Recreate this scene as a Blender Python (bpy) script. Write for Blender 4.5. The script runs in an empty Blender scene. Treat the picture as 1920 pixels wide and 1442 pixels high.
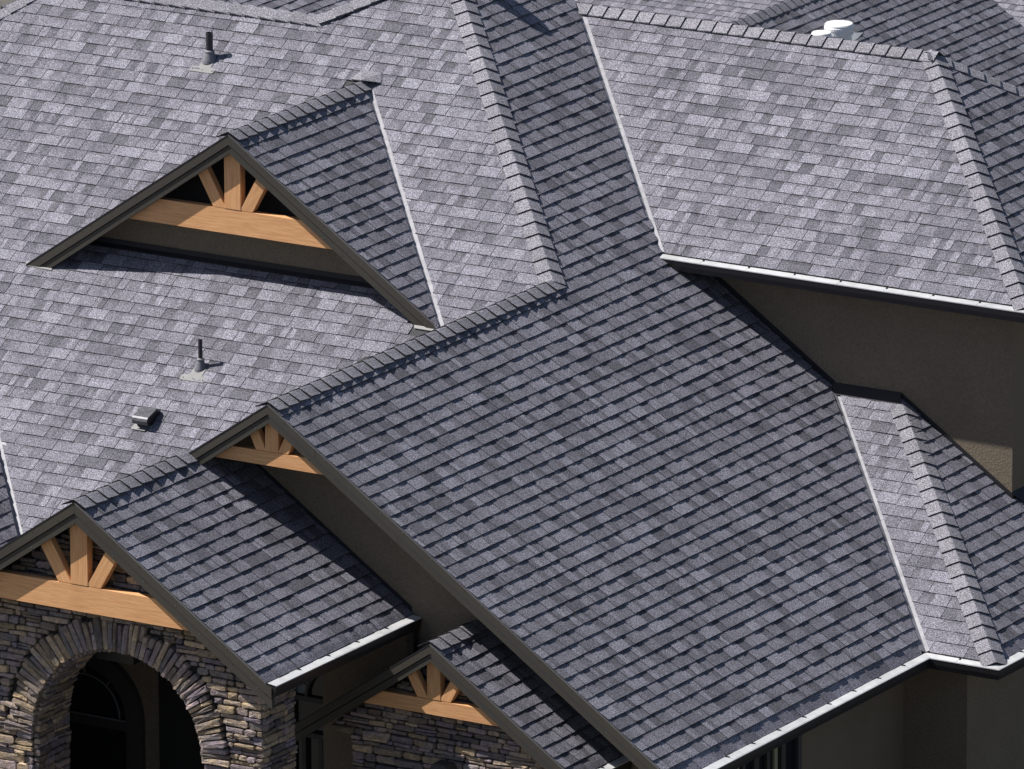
import bpy, math, random
from mathutils import Vector, Matrix
R = random.Random(7)
sc = bpy.context.scene
col = sc.collection

# ------------------------------------------------------------------ camera, sky, sun, exposure
cam_d = bpy.data.cameras.new("camera")
cam = bpy.data.objects.new("camera", cam_d)
col.objects.link(cam)
FW = Vector((-0.50083032, 0.82332801, -0.26702056))
RT = Vector((0.85478839, 0.51896753, -0.00308381))
UP = Vector((-0.13603601, 0.22979054, 0.9636859))
CO = Vector((48.9801, -76.1341, 25.2543))
m = Matrix(((RT.x, UP.x, -FW.x), (RT.y, UP.y, -FW.y), (RT.z, UP.z, -FW.z)))
cam.matrix_world = Matrix.Translation(CO) @ m.to_4x4()
FPX = 18805.4
cam_d.sensor_fit = 'HORIZONTAL'
cam_d.sensor_width = 36.0
cam_d.lens = 36.0 * FPX / 1920.0
cam_d.clip_start = 1.0
cam_d.clip_end = 3000.0
cam_d.dof.use_dof = True
cam_d.dof.focus_distance = 93.0
cam_d.dof.aperture_fstop = 14.0
sc.camera = cam

SX, SY = 0.84, 0.30                      # sunlight travels (SX, SY, -1)
el = math.atan(1 / math.hypot(SX, SY))
world = bpy.data.worlds.new("World")
sc.world = world
world.use_nodes = True
wn = world.node_tree
wn.nodes.clear()
wo = wn.nodes.new("ShaderNodeOutputWorld")
bg = wn.nodes.new("ShaderNodeBackground")
sky = wn.nodes.new("ShaderNodeTexSky")
sky.sky_type = 'NISHITA'
sky.sun_disc = False
sky.sun_elevation = el
sky.sun_rotation = math.atan2(-SX, -SY)
bg.inputs[1].default_value = 0.054
wn.links.new(sky.outputs[0], bg.inputs[0])
wn.links.new(bg.outputs[0], wo.inputs[0])
sun_d = bpy.data.lights.new("sun", 'SUN')
sun_d.energy = 5.0
sun_d.angle = math.radians(0.5)
sun_d.color = (1.0, 0.955, 0.89)
sun = bpy.data.objects.new("sun", sun_d)
sun.rotation_mode = 'QUATERNION'
sun.rotation_quaternion = Vector((SX, SY, -1)).to_track_quat('-Z', 'Y')
sun.location = (-30, -20, 40)
col.objects.link(sun)
vs = sc.view_settings
vs.view_transform = 'Standard'
vs.look = 'None'
vs.exposure = 0.46
vs.gamma = 1.0
vs.use_curve_mapping = False

# ------------------------------------------------------------------ materials
def new_mat(name, rough=0.8, metal=0.0):
    mt = bpy.data.materials.new(name)
    mt.use_nodes = True
    nt = mt.node_tree
    b = nt.nodes["Principled BSDF"]
    b.inputs["Roughness"].default_value = rough
    b.inputs["Metallic"].default_value = metal
    return mt, nt, b

def N(nt, t, **kw):
    n = nt.nodes.new(t)
    for k, v in kw.items():
        if k.startswith('i_'):
            n.inputs[k[2:].replace('_', ' ')].default_value = v
        else:
            setattr(n, k, v)
    return n

def ramp(nt, stops):
    r = nt.nodes.new("ShaderNodeValToRGB")
    e = r.color_ramp.elements
    while len(e) < len(stops):
        e.new(0.5)
    for k, (p, c) in enumerate(stops):
        e[k].position = p
        e[k].color = (c[0], c[1], c[2], 1) if isinstance(c, tuple) else (c, c, c, 1)
    return r

def noise(nt, vec, scale, detail=2.0, rough=0.5):
    n = nt.nodes.new("ShaderNodeTexNoise")
    n.inputs["Scale"].default_value = scale
    n.inputs["Detail"].default_value = detail
    n.inputs["Roughness"].default_value = rough
    nt.links.new(vec, n.inputs["Vector"])
    return n

def mul(nt, a, b, mode='MULTIPLY', fac=1.0):
    x = nt.nodes.new("ShaderNodeMix")
    x.data_type = 'RGBA'
    x.blend_type = mode
    x.inputs[0].default_value = fac
    for s, v in ((6, a), (7, b)):
        if hasattr(v, 'links') or hasattr(v, 'is_linked'):
            nt.links.new(v, x.inputs[s])
        else:
            x.inputs[s].default_value = (*v, 1)
    return x.outputs[2]

def bump(nt, b, h, strength, dist):
    bp = nt.nodes.new("ShaderNodeBump")
    bp.inputs["Strength"].default_value = strength
    bp.inputs["Distance"].default_value = dist
    nt.links.new(h, bp.inputs["Height"])
    nt.links.new(bp.outputs[0], b.inputs["Normal"])

def geo_pos(nt):
    return nt.nodes.new("ShaderNodeNewGeometry").outputs["Position"]

def shingle_mat(name, base, use_attr=True):
    mt, nt, b = new_mat(name, 0.92)
    p = geo_pos(nt)
    g1 = noise(nt, p, 150.0, 2.0, 0.75)          # single granules
    g2 = noise(nt, p, 85.0, 2.0, 0.7)
    g3 = noise(nt, p, 1.6, 4.0, 0.6)             # broad wear
    r1 = ramp(nt, [(0.36, 0.26), (0.5, 0.90), (0.64, 1.95)])
    r2 = ramp(nt, [(0.36, 0.50), (0.64, 1.50)])
    r3 = ramp(nt, [(0.3, 0.9), (0.7, 1.08)])
    nt.links.new(g1.outputs[0], r1.inputs[0])
    nt.links.new(g2.outputs[0], r2.inputs[0])
    nt.links.new(g3.outputs[0], r3.inputs[0])
    c = mul(nt, r1.outputs[0], r2.outputs[0])
    c = mul(nt, c, r3.outputs[0])
    c = mul(nt, c, base)
    if use_attr:
        a = nt.nodes.new("ShaderNodeAttribute")
        a.attribute_name = "col"
        c = mul(nt, c, a.outputs["Color"])
    nt.links.new(c, b.inputs["Base Color"])
    bump(nt, b, g1.outputs[0], 0.5, 0.003)
    b.inputs["Specular IOR Level"].default_value = 0.25
    return mt

M_SH = shingle_mat("asphalt_shingle", (0.186, 0.182, 0.218))
M_CAP = shingle_mat("ridge_cap_shingle", (0.222, 0.217, 0.248))
M_DECK, nt, b = new_mat("shingle_underlay", 0.95)
b.inputs["Base Color"].default_value = (0.05, 0.05, 0.055, 1)

def wood_mat():
    mt, nt, b = new_mat("cedar_timber", 0.7)
    tc = nt.nodes.new("ShaderNodeTexCoord")
    mp = nt.nodes.new("ShaderNodeMapping")
    mp.inputs["Scale"].default_value = (0.9, 20.0, 20.0)
    nt.links.new(tc.outputs["UV"], mp.inputs[0])
    n1 = noise(nt, mp.outputs[0], 3.0, 6.0, 0.62)
    n1.inputs["Distortion"].default_value = 0.25
    mp2 = nt.nodes.new("ShaderNodeMapping")
    mp2.inputs["Scale"].default_value = (3.0, 110.0, 110.0)
    nt.links.new(tc.outputs["UV"], mp2.inputs[0])
    n2 = noise(nt, mp2.outputs[0], 1.6, 3.0, 0.6)
    r = ramp(nt, [(0.25, (0.56, 0.260, 0.108)), (0.5, (0.72, 0.375, 0.168)), (0.75, (0.82, 0.475, 0.235))])
    nt.links.new(n1.outputs[0], r.inputs[0])
    r2 = ramp(nt, [(0.3, 0.72), (0.5, 1.0), (0.75, 1.12)])
    nt.links.new(n2.outputs[0], r2.inputs[0])
    c = mul(nt, r.outputs[0], r2.outputs[0])
    v = nt.nodes.new("ShaderNodeTexVoronoi")
    v.inputs["Scale"].default_value = 2.6
    nt.links.new(tc.outputs["UV"], v.inputs["Vector"])
    rk = ramp(nt, [(0.0, 0.35), (0.05, 0.7), (0.09, 1.0)])
    nt.links.new(v.outputs["Distance"], rk.inputs[0])
    c = mul(nt, c, rk.outputs[0])
    at = nt.nodes.new("ShaderNodeObjectInfo")
    rr = ramp(nt, [(0.0, 0.88), (1.0, 1.1)])
    nt.links.new(at.outputs["Random"], rr.inputs[0])
    c = mul(nt, c, rr.outputs[0])
    nt.links.new(c, b.inputs["Base Color"])
    bump(nt, b, n2.outputs[0], 0.35, 0.003)
    return mt
M_WOOD = wood_mat()

def noisy(name, base, lo, hi, scale, rough=0.8, bs=0.0, bd=0.004, metal=0.0, big=0.8):
    mt, nt, b = new_mat(name, rough, metal)
    p = geo_pos(nt)
    n1 = noise(nt, p, scale, 3.0, 0.65)
    n2 = noise(nt, p, big, 4.0, 0.6)
    r1 = ramp(nt, [(0.3, lo), (0.7, hi)])
    r2 = ramp(nt, [(0.3, 0.88), (0.7, 1.1)])
    nt.links.new(n1.outputs[0], r1.inputs[0])
    nt.links.new(n2.outputs[0], r2.inputs[0])
    c = mul(nt, r1.outputs[0], r2.outputs[0])
    c = mul(nt, c, base)
    nt.links.new(c, b.inputs["Base Color"])
    if bs:
        bump(nt, b, n1.outputs[0], bs, bd)
    return mt

M_STUCCO = noisy("brown_stucco", (0.190, 0.152, 0.112), 0.78, 1.22, 60.0, 0.95, 0.9, 0.006)
M_BOARD = noisy("bronze_painted_board", (0.052, 0.046, 0.037), 0.92, 1.08, 90.0, 0.62, 0.15, 0.002)
M_BOARD2 = noisy("bronze_painted_board_under", (0.048, 0.043, 0.035), 0.92, 1.08, 90.0, 0.62, 0.15, 0.002)
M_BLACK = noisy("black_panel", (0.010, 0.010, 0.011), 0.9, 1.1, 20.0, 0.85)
M_GUT = noisy("dark_gutter_metal", (0.020, 0.019, 0.022), 0.95, 1.05, 8.0, 0.42, metal=0.0)
M_GUARD = noisy("pale_gutter_metal", (0.54, 0.55, 0.57), 0.82, 1.08, 6.0, 0.45)
M_VALLEY = noisy("pale_valley_metal", (0.27, 0.27, 0.30), 0.75, 1.2, 10.0, 0.5, metal=0.1, big=3.0)
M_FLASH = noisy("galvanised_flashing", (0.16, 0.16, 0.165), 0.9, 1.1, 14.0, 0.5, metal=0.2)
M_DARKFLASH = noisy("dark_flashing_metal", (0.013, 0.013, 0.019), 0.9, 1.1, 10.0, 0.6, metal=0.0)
M_PIPE = noisy("black_vent_pipe", (0.030, 0.031, 0.037), 0.9, 1.1, 30.0, 0.5)
M_BOOT = noisy("grey_rubber_boot", (0.17, 0.17, 0.20), 0.9, 1.1, 30.0, 0.6)
M_WHITE = noisy("white_vent_metal", (0.86, 0.86, 0.88), 0.97, 1.03, 10.0, 0.35, metal=0.0)
M_HOOD = noisy("weathered_vent_hood", (0.13, 0.13, 0.145), 0.6, 1.3, 26.0, 0.4, metal=0.3)
M_MORTAR = noisy("dark_mortar", (0.020, 0.019, 0.018), 0.7, 1.3, 50.0, 0.95)
M_GROUND = noisy("bare_ground", (0.10, 0.092, 0.08), 0.7, 1.3, 6.0, 0.95, big=0.1)
M_GLASS, nt, b = new_mat("dark_window_glass", 0.06)
b.inputs["Base Color"].default_value = (0.010, 0.013, 0.018, 1)
M_GLASS2, nt, b = new_mat("sky_painted_glass", 0.15)
b.inputs["Base Color"].default_value = (0.10, 0.14, 0.18, 1)  # pale base colour stands in for the sky's reflection
M_LEAF = noisy("shrub_leaf", (0.05, 0.07, 0.03), 0.6, 1.4, 40.0, 0.6)
M_STRIP = noisy("olive_window_strip", (0.30, 0.31, 0.20), 0.9, 1.1, 40.0, 0.6)
M_TRIM = noisy("dark_window_trim", (0.045, 0.042, 0.045), 0.9, 1.1, 40.0, 0.6)

def stone_mat():
    mt, nt, b = new_mat("ledge_stone", 0.9)
    p = geo_pos(nt)
    a = nt.nodes.new("ShaderNodeAttribute")
    a.attribute_name = "col"
    n1 = noise(nt, p, 26.0, 6.0, 0.7)
    n2 = noise(nt, p, 9.0, 4.0, 0.6)
    r1 = ramp(nt, [(0.28, 0.45), (0.5, 1.0), (0.74, 1.55)])
    r2 = ramp(nt, [(0.35, (0.90, 0.84, 0.92)), (0.65, (1.14, 1.0, 0.82))])
    nt.links.new(n1.outputs[0], r1.inputs[0])
    nt.links.new(n2.outputs[0], r2.inputs[0])
    c = mul(nt, mul(nt, r1.outputs[0], r2.outputs[0]), a.outputs["Color"])
    nt.links.new(c, b.inputs["Base Color"])
    bump(nt, b, n1.outputs[0], 0.8, 0.02)
    return mt
M_STONE = stone_mat()

# ------------------------------------------------------------------ helpers
WL = {}                                   # world position of every object's origin
ROT = {}

def link(o, parent, loc, rot=None):
    col.objects.link(o)
    loc = Vector(loc)
    WL[o.name] = loc
    if parent is not None:
        o.parent = parent
        o.location = loc - WL[parent.name]
    else:
        o.location = loc
    if rot is not None:
        o.rotation_mode = 'QUATERNION'
        o.rotation_quaternion = rot
    return o

def tag(o, label=None, cat=None, group=None, kind=None):
    for k, v in (("label", label), ("category", cat), ("group", group), ("kind", kind)):
        if v:
            o[k] = v
    return o

def mesh(name, verts, faces, mats, fcol=None, fmat=None, smooth=False, uvs=None):
    me = bpy.data.meshes.new(name)
    me.from_pydata([tuple(v) for v in verts], [], faces)
    for mt in (mats if isinstance(mats, (list, tuple)) else [mats]):
        me.materials.append(mt)
    if fmat is not None:
        me.polygons.foreach_set("material_index", fmat)
    if fcol is not None:
        at = me.attributes.new("col", 'FLOAT_COLOR', 'FACE')
        flat = []
        for c in fcol:
            if isinstance(c, float):
                flat += [c, c, c, 1.0]
            else:
                flat += [c[0], c[1], c[2], 1.0]
        at.data.foreach_set("color", flat)
    if smooth:
        me.polygons.foreach_set("use_smooth", [True] * len(me.polygons))
    if uvs is not None:
        ul = me.uv_layers.new(name="UVMap")
        for lp in me.loops:
            ul.data[lp.index].uv = uvs[lp.vertex_index]
    me.update()
    return me

def build(name, verts, faces, mats, parent=None, **kw):
    """one mesh object from world-space vertices, origin at their lower centre"""
    vs_ = [Vector(v) for v in verts]
    xs = [v.x for v in vs_]; ys = [v.y for v in vs_]; zs = [v.z for v in vs_]
    o0 = Vector(((min(xs) + max(xs)) / 2, (min(ys) + max(ys)) / 2, min(zs)))
    me = mesh(name, [v - o0 for v in vs_], faces, mats, **kw)
    o = bpy.data.objects.new(name, me)
    return link(o, parent, o0)

def empty(name, loc):
    o = bpy.data.objects.new(name, None)
    o.empty_display_size = 0.3
    return link(o, None, loc)

class MB:
    def __init__(s):
        s.v = []; s.f = []; s.m = []; s.c = []; s.uv = []
    def add(s, v, f, mi=0, c=1.0, uv=None):
        b = len(s.v)
        s.v += [Vector(x) for x in v]
        s.f += [[i + b for i in q] for q in f]
        s.m += [mi] * len(f)
        s.c += ([c] * len(f)) if not isinstance(c, list) else c
        s.uv += uv if uv else [(0, 0)] * len(v)
    def box(s, a, b, mi=0):
        x0, y0, z0 = a; x1, y1, z1 = b
        v = [(x0, y0, z0), (x1, y0, z0), (x1, y1, z0), (x0, y1, z0), (x0, y0, z1), (x1, y0, z1), (x1, y1, z1), (x0, y1, z1)]
        s.add(v, [[0, 3, 2, 1], [4, 5, 6, 7], [0, 1, 5, 4], [1, 2, 6, 5], [2, 3, 7, 6], [3, 0, 4, 7]], mi)
    def prism(s, poly, ext, mi=0, uv=None):
        n = len(poly)
        p = [Vector(q) for q in poly]
        e = Vector(ext)
        nrm = Vector((0, 0, 0))
        for i in range(n):
            nrm += p[i].cross(p[(i + 1) % n])
        if nrm.dot(e) > 0:
            p = p[::-1]
            if uv: uv = uv[::-1]
        v = p + [q + e for q in p]
        f = [list(range(n)), list(range(2 * n - 1, n - 1, -1))]
        f += [[(i + 1) % n, i, n + i, n + (i + 1) % n] for i in range(n)]
        s.add(v, f, mi, uv=(uv + uv) if uv else None)
    def lathe(s, c, prof, seg=24, mi=0, axis=(0, 0, 1)):
        ax = Vector(axis).normalized()
        q = Vector((0, 0, 1)).rotation_difference(ax)
        v = []
        for r, h in prof:
            for k in range(seg):
                a = 2 * math.pi * k / seg
                v.append(Vector(c) + q @ Vector((r * math.cos(a), r * math.sin(a), h)))
        f = []
        for j in range(len(prof) - 1):
            for k in range(seg):
                k2 = (k + 1) % seg
                f.append([j * seg + k, j * seg + k2, (j + 1) * seg + k2, (j + 1) * seg + k])
        f.append([k for k in range(seg)][::-1])
        f.append([(len(prof) - 1) * seg + k for k in range(seg)])
        s.add(v, f, mi)
    def build(s, name, mats, parent=None, smooth=False, col_=False, uv=False):
        return build(name, s.v, s.f, mats, parent, fmat=s.m, fcol=s.c if col_ else None, smooth=smooth, uvs=s.uv if uv else None)

# ------------------------------------------------------------------ the place's measures (metres)
T = 0.6787            # pitch of slopes facing +x / -x
TA = 0.6532           # pitch of slopes facing -y
L2 = 5.1619
GZ = -5.6             # ground level
zA = lambda y: TA * (y - L2)
zB = lambda x: -T * x
cC = -4.6667
zC = lambda y: TA * y + cC
cE = -6.1142
zE = lambda y: TA * y + cE
cF = 0.5151
zF = lambda x: cF - T * x
X3, Y3, Z3 = -0.907, -1.921, -0.609
z3 = lambda x: Z3 - T * abs(x - X3)
X4, Y4, Z4 = 1.930, -0.252, -1.980
z4 = lambda x: Z4 - T * abs(x - X4)
X1, Y1, Z1 = -3.311, 4.477, 1.2175
W1 = 2.453
D1 = Z1 / TA + L2 - Y1
YD = 7.341
GE = 4.773
XB = 4.415
XF = 5.174

ground = MB()
prof = [(-500, GZ), (12, GZ), (20, -9.0), (28, -14.0), (900, -14.0)]
for (ya, za_), (yb, zb_) in zip(prof[:-1], prof[1:]):
    ground.add([(-700, ya, za_), (700, ya, za_), (700, yb, zb_), (-700, yb, zb_)], [[0, 1, 2, 3]])
g = ground.build("ground", M_GROUND)
tag(g, kind='structure')

house = empty("house", (0, 4, GZ))
tag(house, "dark brown and stone house under grey asphalt shingle hips and gables", "house")

# ------------------------------------------------------------------ shingles
EXPO = 0.1430
def make_tab(wd, tooth, pat, droop=False):
    """local mesh: u 0..wd, v 0..EXPO, n up.  Thick butt at v=0, thin at the top."""
    hb = 0.0150 if tooth else 0.0105
    ht = 0.0045 if tooth else 0.0012
    cols, band = pat
    us = [0.0] + [c[0] * wd for c in cols]
    vsn = [0.0, 0.45 * EXPO, 0.76 * EXPO, EXPO]
    g = 0.0021
    V = []; F = []; C = []
    nu = len(us)
    for j, v in enumerate(vsn):
        for i, u in enumerate(us):
            uu = u + (g if i == 0 else (-g if i == nu - 1 else 0))
            V.append((uu, v, hb + (ht - hb) * v / EXPO))
    for j in range(3):
        for i in range(nu - 1):
            F.append([j * nu + i, j * nu + i + 1, (j + 1) * nu + i + 1, (j + 1) * nu + i])
            t = cols[i][1]
            if j == 2 and cols[i][2]:
                t *= 0.74
            if j == 1 and band and cols[i][2]:
                t *= 0.90
            C.append(t)
    b = len(V)
    V += [(g, 0, -0.003), (wd - g, 0, -0.003), (g, EXPO, -0.003), (wd - g, EXPO, -0.003)]
    F.append([b, b + 1] + [i for i in range(nu - 1, -1, -1)]); C.append(0.30)  # butt face coloured darker to deepen the shadow line under the course
    F.append([b + 1, b + 3, 4 * nu - 1, 3 * nu - 1, 2 * nu - 1, nu - 1]); C.append(0.35)
    F.append([b + 2, b, 0, nu, 2 * nu, 3 * nu]); C.append(0.35)
    return V, F, C

WIDTHS = [0.050, 0.080, 0.105, 0.125, 0.14, 0.16, 0.18, 0.20, 0.225, 0.25]
def rand_pattern():
    tone = lambda: R.choice([0.64, 0.74, 0.83, 0.90, 0.96, 1.0, 1.06, 1.15, 1.27])
    k = R.random()
    if k < 0.40:
        cols = [(1.0, tone(), R.random() < 0.5)]
    elif k < 0.85:
        s = R.uniform(0.28, 0.72)
        a = tone(); b_ = tone()
        cols = [(s, a, R.random() < 0.6), (1.0, b_, R.random() < 0.25)]
    else:
        s = R.uniform(0.2, 0.4); s2 = R.uniform(0.55, 0.8)
        cols = [(s, tone(), R.random() < 0.6), (s2, tone(), R.random() < 0.4), (1.0, tone(), False)]
    return cols, R.random() < 0.4
VAR = []
for wi, wd in enumerate(WIDTHS):
    for tooth in (0, 1):
        for q in range(9):
            VAR.append((wd, tooth, make_tab(wd, tooth, rand_pattern())))
VAR_BY = {}
for i, (wd, tooth, _) in enumerate(VAR):
    VAR_BY.setdefault((wd, tooth), []).append(i)
VAR_MESH = {}

def inside(poly, p):
    c = False
    n = len(poly)
    for i in range(n):
        a, b_ = poly[i], poly[(i + 1) % n]
        if (a[1] > p[1]) != (b_[1] > p[1]) and p[0] < (b_[0] - a[0]) * (p[1] - a[1]) / (b_[1] - a[1]) + a[0]:
            c = not c
    return c

def clip_rect(poly, u0, u1, v0, v1):
    def cl(pts, ax, val, keep_gt):
        out = []
        for i in range(len(pts)):
            a, b_ = pts[i], pts[(i + 1) % len(pts)]
            ia = (a[ax] >= val) if keep_gt else (a[ax] <= val)
            ib = (b_[ax] >= val) if keep_gt else (b_[ax] <= val)
            if ia: out.append(a)
            if ia != ib:
                t = (val - a[ax]) / (b_[ax] - a[ax])
                out.append((a[0] + t * (b_[0] - a[0]), a[1] + t * (b_[1] - a[1])))
        return out
    p = list(poly)
    for ax, val, gt in ((0, u0, True), (0, u1, False), (1, v0, True), (1, v1, False)):
        if len(p) < 3: return []
        p = cl(p, ax, val, gt)
    return p

def proj_px(p):
    d = p - CO
    z = d.dot(FW)
    return 960 + FPX * d.dot(RT) / z, 721 - FPX * d.dot(UP) / z

SINGLES = []          # candidates: (area_px, parent slope, variant index, world matrix)
STUFF = []            # joined remainder builders

def slope(poly3, facing, label=None, parent=None, droop=0.0, v_off=0.0, single=True, thick=0.09, name="roof_slope", sh=True, cuts=(), ts=None):
    """a roof slope: deck mesh plus courses of shingles. facing '+x', '-y', '-x'."""
    parent = parent or house
    P3 = [Vector(p) for p in poly3]
    nrm = Vector((0, 0, 0))
    for i in range(len(P3)):
        nrm += P3[i].cross(P3[(i + 1) % len(P3)])
    nrm.normalize()
    if nrm.z < 0: nrm = -nrm
    U = Vector((0, 0, 1)).cross(nrm).normalized()       # along the eave
    Vv = nrm.cross(U).normalized()                      # up the slope
    org = min(P3, key=lambda p: p.dot(Vv))
    org = Vector(org) + Vv * v_off
    d = MB()
    d.prism([p - nrm * (0.026 if droop else 0.004) for p in P3], Vector((0, 0, -thick)))
    deck = d.build(name, M_DECK, parent)
    if label: deck["label"] = label
    if not sh: return deck
    if ts is None: ts = 0.80 if facing == '-y' else 1.05
    P2 = [((p - org).dot(U), (p - org).dot(Vv)) for p in P3]
    umin = min(p[0] for p in P2); umax = max(p[0] for p in P2)
    vmax = max(p[1] for p in P2)
    mb_v = []; mb_f = []; mb_c = []
    cut2 = [tuple(((Vector(p) - org).dot(U), (Vector(p) - org).dot(Vv)) for p in c) for c in cuts]
    nk = int(vmax / EXPO) + 1
    wob = R.uniform(0, 6)
    fr = Matrix((U, Vv, nrm)).transposed()
    for k in range(-1 if v_off > 0 else 0, nk + 1):
        v0 = k * EXPO
        # extent of polygon within this course
        seg = clip_rect(P2, umin - 1, umax + 1, v0, v0 + EXPO)
        if not seg: continue
        ua = min(s[0] for s in seg); ub = max(s[0] for s in seg)
        u = ua - R.uniform(0, 0.25)
        tooth = R.random() < 0.5
        while u < ub:
            wd = R.choice(WIDTHS[3:]) if tooth else R.choice(WIDTHS[2:8])
            if R.random() < 0.07: wd = R.choice(WIDTHS[:2])
            vi = R.choice(VAR_BY[(wd, int(tooth))])
            dv = 0.0022 * math.sin(u * 2.1 + k * 1.7 + wob) + R.uniform(-0.0010, 0.0010)
            u0, u1 = u, u + wd
            u += wd
            tooth = (not tooth) if R.random() < 0.86 else tooth
            corners = [(u0, v0), (u1, v0), (u1, v0 + EXPO), (u0, v0 + EXPO)]
            ins = [inside(P2, c) for c in corners]
            cr = clip_rect(P2, u0, u1, v0, v0 + EXPO)
            for (cp, cq) in cut2:
                cm = ((u0 + u1) / 2, v0 + EXPO / 2)
                dx, dy = cq[0] - cp[0], cq[1] - cp[1]
                L_ = math.hypot(dx, dy)
                s_ = ((cm[0] - cp[0]) * dx + (cm[1] - cp[1]) * dy) / L_
                h_ = ((cm[0] - cp[0]) * dy - (cm[1] - cp[1]) * dx) / L_
                if -0.1 < s_ < L_ + 0.05 and abs(h_) < 0.3:
                    side = lambda p: ((p[0] - cp[0]) * dy - (p[1] - cp[1]) * dx) / L_
                    out = []
                    for i in range(len(cr)):
                        a, b_ = cr[i], cr[(i + 1) % len(cr)]
                        sa, sb = side(a), side(b_)
                        if sa >= 0: out.append(a)
                        if (sa >= 0) != (sb >= 0):
                            t = sa / (sa - sb)
                            out.append((a[0] + t * (b_[0] - a[0]), a[1] + t * (b_[1] - a[1])))
                    cr = out
                    if len(cr) < 3: break
            if len(cr) < 3: continue
            ar = 0.0
            for i in range(len(cr)):
                a, b_ = cr[i], cr[(i + 1) % len(cr)]
                ar += a[0] * b_[1] - b_[0] * a[1]
            ar = abs(ar) / 2
            if ar < 2e-4: continue
            full = all(ins) and ar > 0.985 * wd * EXPO
            ctr = org + U * ((u0 + u1) / 2) + Vv * (v0 + EXPO / 2)
            jit = R.uniform(0.96, 1.04)
            V, F, C = VAR[vi][2]
            if full and not (droop and k == 0):
                if single and VAR[vi][0] >= 0.12:
                    px = [proj_px(org + U * c[0] + Vv * c[1]) for c in corners]
                    if all(4 < q[0] < 1916 and 4 < q[1] < 1438 for q in px):
                        a2 = 0
                        for i in range(4):
                            a2 += px[i][0] * px[(i + 1) % 4][1] - px[(i + 1) % 4][0] * px[i][1]
                        SINGLES.append((abs(a2) / 2, deck, vi, org + U * u0 + Vv * (v0 + dv), fr, len(STUFF), len(mb_f), len(mb_f) + len(F), ts))
                b0 = len(mb_v)
                o2 = org + U * u0 + Vv * (v0 + dv)
                for (a, b_, c) in V:
                    mb_v.append(o2 + U * a + Vv * b_ + nrm * (c * ts))
                mb_f += [[i + b0 for i in f] for f in F]
                mb_c += [c * jit for c in C]
            elif full:
                b0 = len(mb_v)
                o2 = org + U * u0
                for (a, b_, c) in V:
                    q = 1 - b_ / EXPO
                    mb_v.append(o2 + U * a + Vv * (v0 + b_) + nrm * (c * ts - droop * q * q))
                mb_f += [[i + b0 for i in f] for f in F]
                mb_c += [c * jit for c in C]
            else:
                hb, ht = (0.0150, 0.0045) if VAR[vi][1] else (0.0105, 0.0012)
                top = []; bot = []
                for (a, b_) in cr:
                    f_ = (b_ - v0) / EXPO
                    dr = droop * (1 - f_) ** 2 if (droop and k == 0) else 0
                    top.append(org + U * a + Vv * b_ + nrm * ((hb + (ht - hb) * f_) * ts - dr))
                    bot.append(org + U * a + Vv * b_ + nrm * (-0.003 - dr))
                b0 = len(mb_v); n = len(top)
                mb_v += top + bot
                area2 = sum(cr[i][0] * cr[(i + 1) % n][1] - cr[(i + 1) % n][0] * cr[i][1] for i in range(n))
                order = list(range(n)) if area2 > 0 else list(range(n))[::-1]
                mb_f.append([b0 + i for i in order]); mb_c.append(R.choice([0.8, 0.92, 1.0, 1.1, 1.25]) * jit)
                for i in range(n):
                    j = (i + 1) % n
                    q = [b0 + i, b0 + j, b0 + n + j, b0 + n + i]
                    mb_f.append(q if area2 < 0 else q[::-1]); mb_c.append(0.35)  # butts and edges of cut tabs darkened too, as painted shade
    STUFF.append((deck, mb_v, mb_f, mb_c))
    return deck

def finish_shingles():
    """the 300 tabs that show largest become parts of their own, the rest of each slope is joined"""
    SINGLES.sort(key=lambda s: -s[0])
    pick = SINGLES[:300]
    drop = {}
    for s in pick:
        drop.setdefault(s[5], []).append((s[6], s[7]))
    for s in pick:
        vi = s[2]
        if vi not in VAR_MESH:
            V, F, C = VAR[vi][2]
            VAR_MESH[vi] = mesh("shingle", V, F, M_SH, fcol=[float(c) for c in C])
        o = bpy.data.objects.new("shingle", VAR_MESH[vi])
        link(o, s[1], s[3], s[4].to_quaternion())
        o.scale = (1, 1, s[8])
    for i, (deck, v, f, c) in enumerate(STUFF):
        rm = set()
        for a, b_ in drop.get(i, []):
            rm.update(range(a, b_))
        f2 = [q for j, q in enumerate(f) if j not in rm]
        c2 = [float(q) for j, q in enumerate(c) if j not in rm]
        used = sorted({k for q in f2 for k in q})
        mp = {k: j for j, k in enumerate(used)}
        o = build("shingle_courses", [v[k] for k in used], [[mp[k] for k in q] for q in f2], M_SH, deck, fcol=c2)
        o["kind"] = "stuff"

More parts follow.
